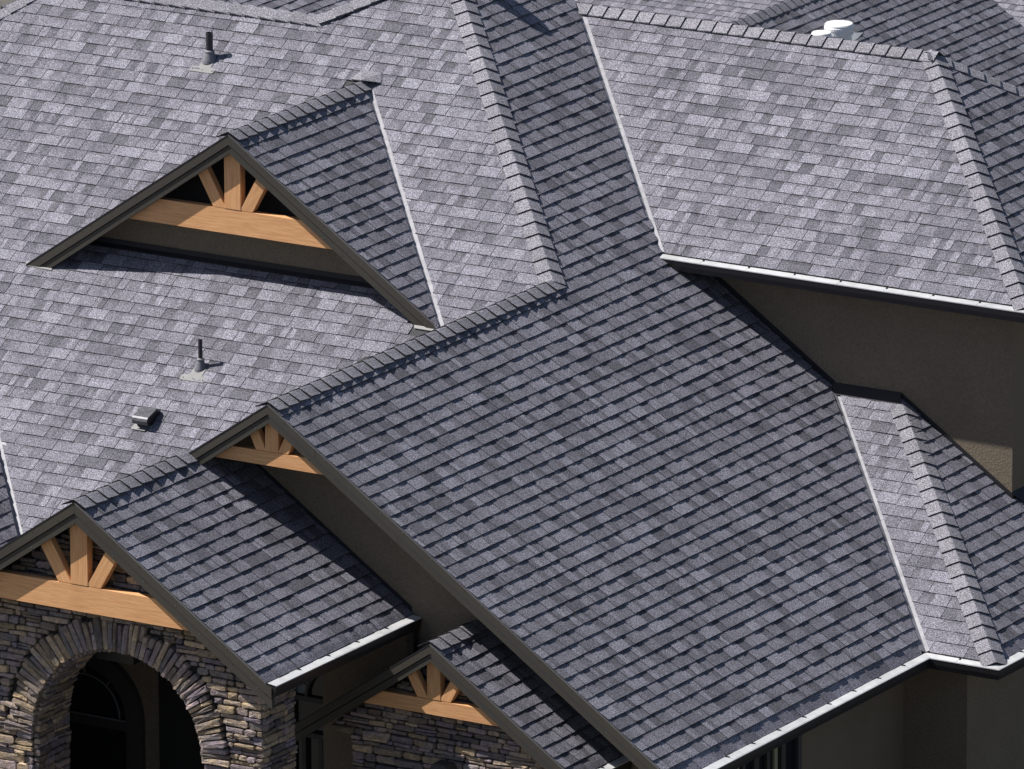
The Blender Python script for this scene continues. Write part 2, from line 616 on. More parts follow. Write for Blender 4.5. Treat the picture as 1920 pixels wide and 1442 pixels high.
# ------------------------------------------------------------------ ridge and hip caps
CAP_E = 0.186
def caps(a, b, w1, w2, parent, wing=0.130, lift=0.025, name="ridge_cap", e=CAP_E, flat=0.004, butt=0.16, bt=0.013, splay=0.004):
    """bent caps from a (butt-facing end) to b; w1, w2 = directions down the two slopes"""
    a = Vector(a); b = Vector(b)
    ax = (b - a).normalized()
    Ln = (b - a).length
    def perp(w):
        w = Vector(w)
        w = w - ax * w.dot(ax)
        return w.normalized()
    p1, p2 = perp(w1), perp(w2)
    upv = -(p1 + p2)
    upv = upv - ax * upv.dot(ax)
    if upv.length < 1e-4: upv = Vector((0, 0, 1))
    upv.normalize()
    if upv.z < 0: upv = -upv
    n = max(1, int(round(Ln / e)))
    e = Ln / n
    full = 0.27
    meshes = []
    for var in range(4):
        V = []; F = []; C = []
        rows = [0.0, 0.5 * e, e, full]
        prof = [(-1, 1.0), (-1, 0.5), (-1, 0.06), (0, 0), (1, 0.06), (1, 0.5), (1, 1.0)]
        jit = [R.uniform(-0.004, 0.004) for _ in range(6)]
        for r, s in enumerate(rows):
            base = lift + (0.004 - lift) * min(s / full, 1.0) * 1.0
            sk = (jit[0], jit[1]) if r == 0 else (0, 0)
            for (sd, q) in prof:
                pv = p1 if sd < 0 else p2
                h = base
                nv = ax.cross(pv)
                if nv.dot(upv) < 0: nv = -nv
                if q == 0: nv = upv * 1.0
                nv = nv if q > 0 else upv
                cu = splay * q * (1 - s / full)
                drop = flat * q * q * (1 - s / full)
                V.append(ax * (s + sk[0 if sd < 0 else 1] * q) + pv * (q * wing) + nv * (h + cu - drop))
        m_ = len(prof)
        top = len(V)
        V += [v - upv * bt for v in V[:m_]]
        nr = len(rows)
        # orientation
        def ori(f, want):
            n_ = (V[f[1]] - V[f[0]]).cross(V[f[2]] - V[f[1]])
            return f if n_.dot(want) > 0 else f[::-1]
        for r in range(nr - 1):
            for i in range(m_ - 1):
                F.append(ori([r * m_ + i, r * m_ + i + 1, (r + 1) * m_ + i + 1, (r + 1) * m_ + i], upv)); C.append(1.0)
        for i in range(m_ - 1):
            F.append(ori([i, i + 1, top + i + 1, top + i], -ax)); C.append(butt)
        for sd, idx in ((-1, 0), (1, m_ - 1)):
            pv = p1 if sd < 0 else p2
            for r in range(nr - 1):
                k0, k1 = r * m_ + idx, (r + 1) * m_ + idx
                b0 = len(V)
                V.append(V[k0] - upv * 0.010); V.append(V[k1] - upv * 0.010)
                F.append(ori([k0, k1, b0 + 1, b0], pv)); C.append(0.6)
        tn = [0.93, 1.0, 1.05, 1.1][var]
        meshes.append(mesh(name, V, F, M_CAP, fcol=[float(c * tn) for c in C]))
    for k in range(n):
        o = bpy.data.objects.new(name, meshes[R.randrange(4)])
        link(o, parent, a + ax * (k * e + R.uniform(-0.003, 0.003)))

# ------------------------------------------------------------------ main roofs
HT = (-3.15, L2 + 1.039 * 3.15, T * 3.15)           # upper end of the middle hip
gv = 0.035                                          # open width left at the valleys
def hipA(s): return (-s, L2 + 1.039 * s, T * s)

roofA = slope([(0, L2, 0), HT, (-4.286, 7.65, zA(7.65)), (-7.5, 7.65, zA(7.65)), (-9.2, 5.79, zA(5.79)), (-9.2, 0.3, zA(0.3)),
               (-5.94, 3.79, zA(3.79)), (-3.63, 1.34, zA(1.34))], '-y', "large sunlit slope on the left with the dormer and the vent pipes",
               cuts=[((X1 + W1 + 0.048, Y1, zA(Y1)), (X1 + 0.048, Y1 + D1, zA(Y1 + D1)))])
Etop = (1.944, YD, zB(1.944))
Cbot = (0.15, 6.989, zB(0.15))
Cw = (-0.19, YD, zB(-0.19))
Ctop = (-2.34, 9.576, zB(-2.34))
roofB = slope([(0, -0.016, 0), (XB, -0.016, zB(XB)), (XB, GE - 0.075, zB(XB)), (1.944, YD - 0.075, Etop[2]), (1.944, YD - 0.02, Etop[2]), (Cw[0] - 0.04, YD - 0.02, zB(Cw[0] - 0.04)),
               (Ctop[0] - 0.04, Ctop[1] - 0.02, zB(Ctop[0] - 0.04)), (-2.55, 9.76, zB(-2.55)), (-4.0, 9.76, zB(-4.0)), (-4.0, 9.32, zB(-4.0)), (0, L2, 0)],
              '+x', "broad shaded slope running from the top hip down to the long eave", droop=0.020)
roofC = slope([(Ctop[0] + 0.048, Ctop[1], zC(Ctop[1])), (1.798, 9.576, zC(9.576)), (1.798 + 2.49, 6.989, zC(6.989)), (Cbot[0] + 0.048, 6.989, zC(6.989))],
              '-y', "sunlit slope at the upper right above the brown stucco wall")
zr = zC(9.576)
roofG = slope([(1.798, 9.576, zr), (4.288, 6.989, zr - T * 2.49), (4.288, 12.16, zr - T * 2.49)], '+x', "shaded hip end at the far right")
slope([(-2.3, 9.576, zr), (1.798, 9.576, zr), (4.288, 12.16, zr - T * 2.49), (-2.3, 12.16, zr - T * 2.49)], '+y', sh=False)
roofE = slope([(XB + 0.048, GE, zE(GE)), (XF, GE, zE(GE)), (2.703, YD - 0.02, zE(YD)), (1.944 + 0.048, YD - 0.02, zE(YD))], '-y', "narrow sunlit slope between the valley and the lower right hip")
roofF = slope([(XF, GE, zF(XF)), (XF, 9.2, zF(XF)), (3.965, 9.2, zF(3.965)), (3.965, YD - 0.02, zF(3.965)), (2.703, YD - 0.02, zF(2.703))], '+x',
              "shaded slope at the lower right below the stucco wall", droop=0.020)
# left side slopes turned away from the camera
slope([(X3, Y3, Z3), (X3, 0, T * X3), (0, 0, 0), (0, L2, 0), (-3.0, 2.04, T * -3.0), (-3.0, Y3, T * -3.0)], '-x', sh=False)
# dormer
roofP1 = slope([(X1, Y1 - 0.016, Z1), (X1 + W1 - 0.03, Y1 - 0.016, Z1 - T * (W1 - 0.03)), (X1, Y1 + D1 - 0.045, Z1)], '+x', "shaded slope of the triangular dormer")
slope([(X1, Y1 - 0.016, Z1), (X1 - W1, Y1 - 0.016, Z1 - T * W1), (X1, Y1 + D1, Z1)], '-x', sh=False)
# porch gables
E3 = 1.190
roofP3 = slope([(X3, Y3 - 0.016, Z3), (E3, Y3 - 0.016, z3(E3)), (E3, 0.63, z3(E3)), (X3, 0.63, Z3)], '+x', "shaded slope over the arched stone porch", droop=0.015)
E4 = 3.50
roofP4 = slope([(X4, Y4 - 0.016, Z4), (E4, Y4 - 0.016, z4(E4)), (E4, 0.63, z4(E4)), (X4, 0.63, Z4)], '+x', "small shaded slope over the stone entry wall", droop=0.013)
slope([(X4, Y4 - 0.016, Z4), (0.41, Y4 - 0.016, z4(0.41)), (0.41, 0.63, z4(0.41)), (X4, 0.63, Z4)], '-x', sh=False)
# small gable at the left edge
slopeL = slope([(-5.99, 3.79 - gv, -0.897), (-5.99, -0.5, -0.897), (-3.0, -0.5, -2.926), (-3.0, 0.56, -2.926)], '+x', "sliver of shaded slope at the left edge", v_off=0.0)

# caps
dnA = (0, -1, -TA); dnB = (1, 0, -T); dnBm = (-1, 0, -T)
caps((0.02, L2 - 0.02, -0.01), HT, dnA, dnB, roofA, name="hip_cap")
caps((0, -0.03, 0.004), (0, L2 + 0.05, 0.006), dnBm, dnB, roofB, lift=0.024, flat=0.0, butt=0.15, bt=0.008, splay=0.018)
caps((4.288 + 0.01, 6.989 - 0.01, zC(6.989)), (1.798, 9.576, zr + 0.002), dnA, dnB, roofC, name="hip_cap")
caps((1.86, 9.576, zr + 0.012), (-2.36, 9.576, zr + 0.012), dnA, (0, 1, -TA), roofC)
caps((4.288, 12.16, zr - T * 2.49), (1.80, 9.576, zr), dnB, (0, 1, -TA), roofG, name="hip_cap")
caps((XF + 0.01, GE - 0.01, zE(GE)), (2.74, YD - 0.06, zE(YD - 0.05)), dnA, dnB, roofE, name="hip_cap")
caps((X1, Y1 - 0.03, Z1 + 0.004), (X1, Y1 + D1 - 0.06, Z1 + 0.004), dnBm, dnB, roofP1, lift=0.024, flat=0.0, butt=0.15, bt=0.008, splay=0.018)
caps((X3, Y3 - 0.03, Z3 + 0.004), (X3, -0.02, Z3 + 0.004), dnBm, dnB, roofP3, lift=0.024, flat=0.0, butt=0.15, bt=0.008, splay=0.018)
caps((X4, Y4 - 0.03, Z4 + 0.004), (X4, 0.62, Z4 + 0.004), dnBm, dnB, roofP4, lift=0.024, flat=0.0, butt=0.15, bt=0.008, splay=0.018)
caps((-7.5, 7.65, zA(7.65) + 0.004), (-4.20, 7.65, zA(7.65) + 0.004), dnA, (0, 1, -TA), roofA, lift=0.038, flat=0.0, bt=0.010)
caps((-4.286, 7.62, zA(7.65) + 0.01), (-3.30, 8.36, zA(8.36) + 0.012), dnA, (-1, 1, -0.5), roofA)
caps((-9.0, 6.0, zA(6.0)), (-7.5, 7.65, zA(7.65)), dnA, (-1, 0, -T), roofA, name="hip_cap")

# ------------------------------------------------------------------ valley metal
def valley(a, b, wl, wr, parent, rib=0.020):
    """a = bottom, b = top; wl = direction up the shaded slope, wr = direction up the sunlit slope"""
    a = Vector(a); b = Vector(b)
    ax = (b - a).normalized()
    def perp(w):
        w = Vector(w); w = w - ax * w.dot(ax); return w.normalized()
    pl, pr = perp(wl), perp(wr)
    n = (Vector((0, 0, 1)) - ax * ax.z).normalized()
    Ln = (b - a).length
    k = max(1, int(round(Ln / 1.75)))
    v = MB()
    for j in range(k):
        p = a + ax * (Ln * j / k)
        q = a + ax * (Ln * (j + 1) / k + 0.02)
        l0 = 0.0 if j == 0 else 0.002
        prof = [pl * 0.075 + n * 0.001, pl * 0.030 + n * 0.001, n * 0.001, pr * 0.040 + n * 0.001, pr * 0.075 + n * 0.001]
        V = [p + c + n * l0 for c in prof] + [q + c for c in prof]
        V += [x - n * 0.012 for x in V]
        F = []
        for i in range(4):
            f = [i, i + 1, 5 + i + 1, 5 + i]
            nn = (V[f[1]] - V[f[0]]).cross(V[f[2]] - V[f[1]])
            F.append(f if nn.dot(n) > 0 else f[::-1])
        F.append([0, 1, 2, 3, 4, 14, 13, 12, 11, 10])
        v.add(V, F)
    return v.build("valley_flashing", M_VALLEY, parent)
upA = (0, 1, TA); upB = (-1, 0, T)
valley(Cbot, (Ctop[0] + 0.03, zB(Ctop[0] + 0.03) / TA - cC / TA, zB(Ctop[0] + 0.03)), upB, upA, house)
valley((XB, GE, zB(XB)), (2.0, (zB(2.0) - cE) / TA, zB(2.0)), upB, upA, house)
valley((X1 + W1, Y1, Z1 - T * W1), (X1 + 0.05, Y1 + D1 - 0.05, Z1 - 0.034), upB, upA, house)
valley((-3.62, 1.28, zA(1.28)), (-5.9, 3.70, zA(3.70)), upB, upA, house)

# ------------------------------------------------------------------ gutters
def gutter(a, b, out, parent, miter_a=0.0, miter_b=0.0, cap_a=True, cap_b=True, drop=0.0):
    """K-profile gutter from a to b (roof edge line); out = outward horizontal direction"""
    a = Vector(a); b = Vector(b); out = Vector(out).normalized()
    ax = (b - a).normalized()
    z = Vector((0, 0, 1))
    w = 0.096
    prof = [(0.0, -0.030), (0.0, -0.135), (0.075, -0.135), (0.088, -0.085), (w - 0.004, -0.055), (w, -0.026), (w - 0.010, -0.022), (w - 0.012, -0.035)]
    g_ = MB()
    def sect(p, mt, s):
        return [p + out * o + z * h + ax * (s * mt * o) for (o, h) in prof]
    A = sect(a, miter_a, 1); B = sect(b, miter_b, 1)
    n = len(prof)
    F = []
    for i in range(n - 1):
        f = [i, i + 1, n + i + 1, n + i]
        F.append(f)
    V = A + B
    g_.add(V, F)
    if cap_a: g_.add(A, [list(range(n))])
    if cap_b: g_.add(B, [list(range(n))])
    gt = g_.build("gutter", M_GUT, parent)
    md = gt.modifiers.new("solid", 'SOLIDIFY'); md.thickness = 0.003; md.offset = 0
    # pale cover panels
    Ln = (b - a).length
    k = max(1, int(round(Ln / 0.50)))
    for j in range(k):
        s0 = Ln * j / k; s1 = Ln * (j + 1) / k
        m0a = miter_a if j == 0 else 0.0
        m1a = miter_b if j == k - 1 else 0.0
        gp = MB()
        jz = R.uniform(-0.0015, 0.0015)
        q = [a + ax * (s0 + 0.002), a + ax * (s0 + 0.002 + m0a * (w - 0.008)) + out * (w - 0.008), a + ax * (s1 - 0.002 + m1a * (w - 0.008)) + out * (w - 0.008), a + ax * (s1 - 0.002)]
        hs = [-0.008, -0.020 + jz, -0.020 + jz, -0.008]
        gp.prism([q[i] + z * hs[i] for i in range(4)], (0, 0, -0.004))
        go = gp.build("gutter_cover", M_GUARD, gt)
        if j > 0:
            hg = MB()
            c = a + ax * s0
            hg.prism([c + ax * -0.016 + out * 0.004 + z * 0.0, c + ax * 0.004 + out * 0.004 + z * 0.0, c + ax * 0.018 + out * 0.034 + z * -0.006, c + ax * 0.006 + out * 0.038 + z * -0.006], (0, 0, -0.008))
            hg.build("gutter_hanger", M_DARKFLASH, gt)
    # front lip
    lp = MB()
    lp.prism([a + ax * (miter_a * w) + out * (w - 0.010) + z * -0.021, a + ax * (miter_a * w) + out * (w + 0.003) + z * -0.021,
              b + ax * (miter_b * w) + out * (w + 0.003) + z * -0.021, b + ax * (miter_b * w) + out * (w - 0.010) + z * -0.021], (0, 0, -0.009))
    lp.build("gutter_lip", M_GUARD, gt)
    return gt

gutter((XB, -0.03, zB(XB)), (XB, GE, zB(XB)), (1, 0, 0), house, miter_b=-1.0, cap_b=False)
gutter((XB, GE, zE(GE)), (XF, GE, zE(GE)), (0, -1, 0), house, miter_a=1.0, miter_b=1.0, cap_a=False, cap_b=False)
gutter((XF, GE, zF(XF)), (XF, 9.2, zF(XF)), (1, 0, 0), house, miter_a=-1.0, cap_a=False)
gutter((Cbot[0] - 0.02, 6.989, zC(6.989)), (4.288, 6.989, zC(6.989)), (0, -1, 0), house, miter_b=1.0, cap_b=False)
gutter((4.288, 6.989, zC(6.989)), (4.288, 12.16, zC(6.989)), (1, 0, 0), house, miter_a=-1.0, cap_a=False)
gutter((E3, Y3 + 0.0, z3(E3)), (E3, 0.62, z3(E3)), (1, 0, 0), house)
gutter((E4, Y4 + 0.0, z4(E4)), (E4, 0.62, z4(E4)), (1, 0, 0), house)

# ------------------------------------------------------------------ gable trims and trusses
def rake(xa, za, xb, zb, y, parent, h1, h2, plumb=True, label=None, joint=None):
    """two stepped barge boards along one rake, from the apex (xa) to the tip (xb)"""
    sgn = 1 if xb > xa else -1
    t0, t1, t2 = -0.012, -h1, -h2
    for (ha, hb, ya, yb, mt) in ((t0, t1, y - 0.020, y + 0.024, M_BOARD), (t1 - 0.010, t2, y - 0.010, y + 0.040, M_BOARD2)):
        xe = xb + sgn * (0.055 if plumb else 0.0)
        ze = zb - T * abs(xe - xb)
        cutx = [xa] + ([c for c in (joint if mt is M_BOARD else (joint[0] + 0.9,))] if joint else []) + [xe]
        for i_ in range(len(cutx) - 1):
            p, q = cutx[i_] + (sgn * 0.002 if i_ else 0), cutx[i_ + 1]
            zp, zq = za - T * abs(p - xa), za - T * abs(q - xa)
            jy = R.uniform(0, 0.0015)
            bd = MB()
            bd.prism([(p, ya - jy, zp + ha), (q, ya - jy, zq + ha), (q, ya - jy, zq + hb), (p, ya - jy, zp + hb)], (0, yb - ya, 0))
            bo = bd.build("barge_board", mt, parent)
            n_ = int(abs(q - p) / 0.28)
            for k_ in range(n_):
                xx = p + (q - p) * (k_ + 0.5 + R.uniform(-0.2, 0.2)) / n_
                zz = za - T * abs(xx - xa) + ha + (hb - ha) * R.choice((0.25, 0.7))
                nh = MB(); nh.lathe((xx, ya - jy - 0.0025, zz), [(0.0055, 0.0), (0.0055, 0.003)], 6, axis=(0, 1, 0))
                nh.build("nail_head", M_FLASH if R.random() < 0.5 else M_BOARD, bo)
    sf = MB()      # soffit board behind
    sf.prism([(xa, y + 0.055, za - h1 - 0.02), (xb, y + 0.055, zb - h1 - 0.02), (xb, y + 0.055, zb - h1 - 0.04), (xa, y + 0.055, za - h1 - 0.04)], (0, 0.55, 0))
    sf.build("soffit", M_BOARD2, parent)
    ed = MB()      # metal drip edge
    ed.prism([(xa, y - 0.024, za + 0.001), (xb, y - 0.024, zb + 0.001), (xb, y - 0.024, zb - 0.013), (xa, y - 0.024, za - 0.013)], (0, 0.003, 0))
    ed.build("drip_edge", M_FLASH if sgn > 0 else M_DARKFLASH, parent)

def timber(p0, p1, wd, y0, y1, name, parent, ends=None):
    """rectangular timber in the x-z plane from p0 to p1 (centre line)"""
    a = Vector((p0[0], 0, p0[1])); b = Vector((p1[0], 0, p1[1]))
    d = (b - a); L = d.length; d.normalize()
    n = Vector((d.z, 0, -d.x)) * (wd / 2)
    c = [a - n, b - n, b + n, a + n]
    if ends: c = [Vector((q[0], 0, q[1])) for q in ends]
    off = R.uniform(0, 9)
    uv = []
    for q in c:
        uv.append(((q - a).dot(d) + off, (q - a).dot(n.normalized()) + off))
    ch = 0.006
    mb = MB()
    P = [Vector((q.x, y0, q.z)) for q in c]
    ctr = sum(P, Vector()) / 4
    inner = [p + (ctr - p).normalized() * ch + Vector((0, -0.0, 0)) for p in P]
    outer = [p + Vector((0, ch, 0)) for p in P]
    back = [Vector((p.x, y1, p.z)) for p in P]
    V = inner + outer + back
    UV = uv + uv + [(u, v + (y1 - y0)) for u, v in uv]
    F = [[0, 1, 2, 3]] + [[i, 4 + i, 4 + (i + 1) % 4, (i + 1) % 4] for i in range(4)] + [[4 + i, 8 + i, 8 + (i + 1) % 4, 4 + (i + 1) % 4] for i in range(4)] + [[11, 10, 9, 8]]
    f0 = (V[1] - V[0]).cross(V[2] - V[1])
    if f0.y > 0:
        F = [f[::-1] for f in F]
    mb.add(V, F, uv=UV)
    return mb.build(name, M_WOOD, parent, uv=True)

def truss(xc, zc, y, tie_top, tie_bot, kw, br, parent, drop, hw=None, cut_l=None, cut_r=None, th=0.085):
    y0, y1 = y + 0.062, y + 0.062 + th
    # tie beam, ends cut to the rake
    xt = (-tie_top - drop * 0.6) / T
    xb_ = (-tie_bot - drop * 0.6) / T
    L_t, L_b, R_t, R_b = xc - xt, xc - xb_, xc + xt, xc + xb_
    if cut_l is not None: L_t = max(L_t, cut_l); L_b = max(L_b, cut_l)
    if cut_r is not None: R_t = min(R_t, cut_r); R_b = min(R_b, cut_r)
    timber((L_b, zc + (tie_top + tie_bot) / 2), (R_b, zc + (tie_top + tie_bot) / 2), tie_top - tie_bot, y0, y1, "tie_beam", parent,
           ends=[(L_t, zc + tie_top), (R_t, zc + tie_top), (R_b, zc + tie_bot), (L_b, zc + tie_bot)])
    timber((xc - 0.01, zc + tie_top + 0.002), (xc - 0.01, zc - drop * 0.75), kw, y0 - 0.004, y1, "king_post", parent)
    for s in (-1, 1):
        (bx, bz), (tx, tz), bw = br
        d = Vector((tx - bx, tz - bz)).normalized()
        # extend up to the rake board
        e = 0.10
        x0, z0 = xc - 0.01 + s * bx, zc + bz
        x1, z1 = xc - 0.01 + s * (tx + d.x * e), zc + tz + d.y * e
        ends = None
        dd = Vector((x1 - x0, z1 - z0)).normalized()
        nx, nz = dd.y * bw / 2, -dd.x * bw / 2
        k0 = (zc + tie_top + 0.002)
        def at_z(px, pz, zt): return (px + dd.x / dd.y * (zt - pz), zt)
        qa = at_z(x0 - nx, z0 - nz, k0); qb = at_z(x0 + nx, z0 + nz, k0)
        # keep the foot clear of the king post
        lim = xc - 0.01 + s * (kw / 2 + 0.002)
        def clampx(q): return (max(q[0], lim), q[1]) if s > 0 else (min(q[0], lim), q[1])
        ends = [qa, (x1 - nx, z1 - nz), (x1 + nx, z1 + nz), qb]
        timber((x0, z0), (x1, z1), bw, y0, y1 - 0.01, "brace", parent, ends=ends)

# dormer
rake(X1, Z1, X1 + W1 - 0.02, Z1 - T * (W1 - 0.02), Y1, house, 0.108, 0.202, plumb=False)
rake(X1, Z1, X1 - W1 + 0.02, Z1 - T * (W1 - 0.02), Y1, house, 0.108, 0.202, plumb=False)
truss(X1, Z1, Y1, -0.79, -1.04, 0.19, ((-0.155, -0.79), (-0.362, -0.42), 0.130), house, 0.215)
# big gable
rake(0, 0, XB, zB(XB), 0, house, 0.098, 0.190, joint=(0.52, 3.1))
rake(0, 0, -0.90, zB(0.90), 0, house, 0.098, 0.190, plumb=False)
truss(0, 0, 0, -0.492, -0.628, 0.147, ((-0.122, -0.49), (-0.195, -0.335), 0.105), house, 0.205)
# arched porch gable
rake(X3, Z3, E3, z3(E3), Y3, house, 0.110, 0.212)
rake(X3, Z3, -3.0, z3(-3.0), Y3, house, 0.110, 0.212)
truss(X3, Z3, Y3, -0.83, -1.085, 0.19, ((-0.155, -0.83), (-0.395, -0.425), 0.135), house, 0.225)
# entry gable
rake(X4, Z4, E4, z4(E4), Y4, house, 0.096, 0.184)
rake(X4, Z4, 0.41, z4(0.41), Y4, house, 0.096, 0.184, plumb=False)
truss(X4, Z4, Y4, -0.572, -0.718, 0.147, ((-0.12, -0.57), (-0.25, -0.34), 0.105), house, 0.200)

# ------------------------------------------------------------------ walls
def wall(poly, ext, label=None, mat=M_STUCCO, name="wall"):
    w_ = MB(); w_.prism(poly, ext)
    o = w_.build(name, mat, house)
    if label: o["label"] = label
    return o
wall([(-3.0, 0.64, GZ), (3.95, 0.64, GZ), (3.95, 0.64, -2.78), (0, 0.64, -0.11), (-3.0, 0.64, -2.15)], (0, 0.15, 0), "stucco wall of the big gable")
wall([(3.95, 0.79, GZ), (3.95, 5.17, GZ), (3.95, 5.17, -2.79), (3.95, 0.79, -2.79)], (-0.15, 0, 0), "stucco side wall under the long eave")
wall([(3.8, 5.17, GZ), (4.655, 5.17, GZ), (4.655, 5.17, -2.84), (3.8, 5.17, -2.84)], (0, 0.15, 0))
wall([(4.655, 5.32, GZ), (4.655, 12.0, GZ), (4.655, 12.0, -2.84), (4.655, 5.32, -2.84)], (-0.15, 0, 0))
wall([(-0.6, YD, -3.2), (3.95, YD, -3.2), (3.95, YD, -0.16), (-0.6, YD, -0.16)], (0, 0.15, 0), "brown stucco upper wall, sunlit near its lower right corner")
wall([(3.95, YD + 0.15, -3.2), (3.95, 12.0, -3.2), (3.95, 12.0, -0.16), (3.95, YD + 0.15, -0.16)], (-0.15, 0, 0))
zb1 = zA(4.84)
hw1 = (Z1 - 0.11 - zb1) / T
wall([(X1, 4.84, Z1 - 0.11), (X1 - hw1, 4.84, zb1), (X1 - hw1, 4.84, zb1 - 0.3), (X1 + hw1, 4.84, zb1 - 0.3), (X1 + hw1, 4.84, zb1)], (0, 0.1, 0), "stucco wall inside the dormer")
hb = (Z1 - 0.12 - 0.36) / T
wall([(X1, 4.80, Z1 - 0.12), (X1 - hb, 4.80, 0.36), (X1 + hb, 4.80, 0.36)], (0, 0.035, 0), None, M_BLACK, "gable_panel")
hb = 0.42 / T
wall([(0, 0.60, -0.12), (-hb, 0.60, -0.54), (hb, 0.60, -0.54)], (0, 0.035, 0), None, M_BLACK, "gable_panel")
# wall block right of the arched window
wall([(0.23, 0.54, GZ), (1.19, 0.54, GZ), (1.19, 0.54, -2.10), (0.23, 0.54, -2.10)], (0, 0.098, 0), "stucco wall under the porch gutter")
# soffits under the level eaves
for (a, b_) in (((3.95, 0.1, -3.09), (XB, GE + 0.4, -3.05)), ((XB, GE, -3.09), (XF, GE + 0.4, -3.05)), ((4.65, GE + 0.4, -3.09), (XF, 9.2, -3.05)),
                ((Cbot[0] + 0.25, 6.995, -0.24), (4.28, YD, -0.20)), ((3.95, YD, -0.24), (4.28, 12.0, -0.20)), ((0.93, Y3 + 0.3, -2.16), (E3, 0.64, -2.12))):
    s_ = MB(); s_.box(a, b_); s_.build("soffit", M_BOARD2, house)

# flashings
def strip(poly, mat=M_DARKFLASH, ext=(0, 0, -0.006), name="flashing", parent=None):
    s_ = MB(); s_.prism(poly, ext); return s_.build(name, mat, parent or house, col_=True)
up_ = 0.010
# apron at the foot of the dormer wall
strip([(X1 - hw1 - 0.05, 4.785, zA(4.785) + 0.016), (X1 + hw1 + 0.05, 4.785, zA(4.785) + 0.016), (X1 + hw1 + 0.05, 4.84, zA(4.84) + 0.022), (X1 - hw1 - 0.05, 4.84, zA(4.84) + 0.022)])
strip([(X1 - hw1, 4.835, zb1), (X1 + hw1, 4.835, zb1), (X1 + hw1 - 0.1, 4.835, zb1 + 0.06), (X1 - hw1 + 0.1, 4.835, zb1 + 0.06)], ext=(0, -0.008, 0))
# apron at the head of the narrow slope
strip([(1.93, YD - 0.095, zE(YD - 0.095) + 0.022), (2.74, YD - 0.095, zE(YD - 0.095) + 0.022), (2.70, YD - 0.008, zE(YD) + 0.055), (1.93, YD - 0.008, zE(YD) + 0.055)])
# step flashing lines where slopes meet the upper wall
strip([(-0.1, YD - 0.004, zB(-0.1) + 0.0), (1.95, YD - 0.004, zB(1.95) + 0.0), (1.95, YD - 0.004, zB(1.95) + 0.07), (-0.1, YD - 0.004, zB(-0.1) + 0.07)], ext=(0, -0.006, 0))
strip([(2.70, YD - 0.004, zF(2.70)), (3.96, YD - 0.004, zF(3.96)), (3.96, YD - 0.004, zF(3.96) + 0.055), (2.70, YD - 0.004, zF(2.70) + 0.055)], ext=(0, -0.006, 0))
strip([(3.954, YD - 0.02, zF(3.96) + 0.07), (3.954, 9.2, zF(3.96) + 0.07), (4.10, 9.2, zF(4.10) + 0.018), (4.10, YD + 0.10, zF(4.10) + 0.018)])
strip([(X3 + 0.35, 0.632, z3(X3 + 0.35)), (E3 - 0.02, 0.632, z3(E3 - 0.02)), (E3 - 0.02, 0.632, z3(E3 - 0.02) + 0.05), (X3 + 0.35, 0.632, z3(X3 + 0.35) + 0.05)], ext=(0, -0.006, 0))
strip([(X4, 0.632, Z4 + 0.02), (E4 - 0.02, 0.632, z4(E4 - 0.02)), (E4 - 0.02, 0.632, z4(E4 - 0.02) + 0.05), (X4, 0.632, Z4 + 0.07)], ext=(0, -0.006, 0))
# pale kick-out flashings at the dormer's two feet and cap at its ridge
def on_a(x, y, h): return (x, y, zA(y) + h)
strip([on_a(-5.77, 4.50, 0.018), on_a(-5.75, 4.455, 0.016), on_a(-5.43, 4.445, 0.016), on_a(-5.46, 4.50, 0.016)], M_FLASH)
strip([on_a(-1.18, 4.48, 0.018), on_a(-1.15, 4.435, 0.016), on_a(-0.90, 4.435, 0.016), on_a(-0.86, 4.48, 0.018)], M_FLASH)
strip([(X1 - 0.17, Y1 + D1 - 0.02, zA(Y1 + D1 - 0.02) + 0.020), (X1 + 0.02, Y1 + D1 - 0.13, Z1 + 0.040), (X1 + 0.19, Y1 + D1 - 0.02, zA(Y1 + D1 - 0.02) + 0.024),
       (X1 + 0.12, Y1 + D1 + 0.10, zA(Y1 + D1 + 0.10) + 0.013), (X1 - 0.12, Y1 + D1 + 0.10, zA(Y1 + D1 + 0.10) + 0.013)], M_CAP)

# downspout at the inner corner below the porch gutter
dsp = MB()
dsp.box((1.20, 0.50, -2.62), (1.27, 0.57, -2.16))
dsp.build("downspout", M_GUT, house)
dsp = MB()
dsp.prism([(1.20, 0.50, -2.60), (1.27, 0.50, -2.60), (1.10, 0.60, -2.86), (1.03, 0.60, -2.86)], (0, 0.07, 0.02))
dsp.build("downspout", M_GUT, house)
for zz in (-2.28, -2.46, -2.60):
    dc = MB(); dc.box((1.192, 0.492, zz), (1.278, 0.578, zz + 0.018)); dc.build("downspout_band", M_GUT, house)

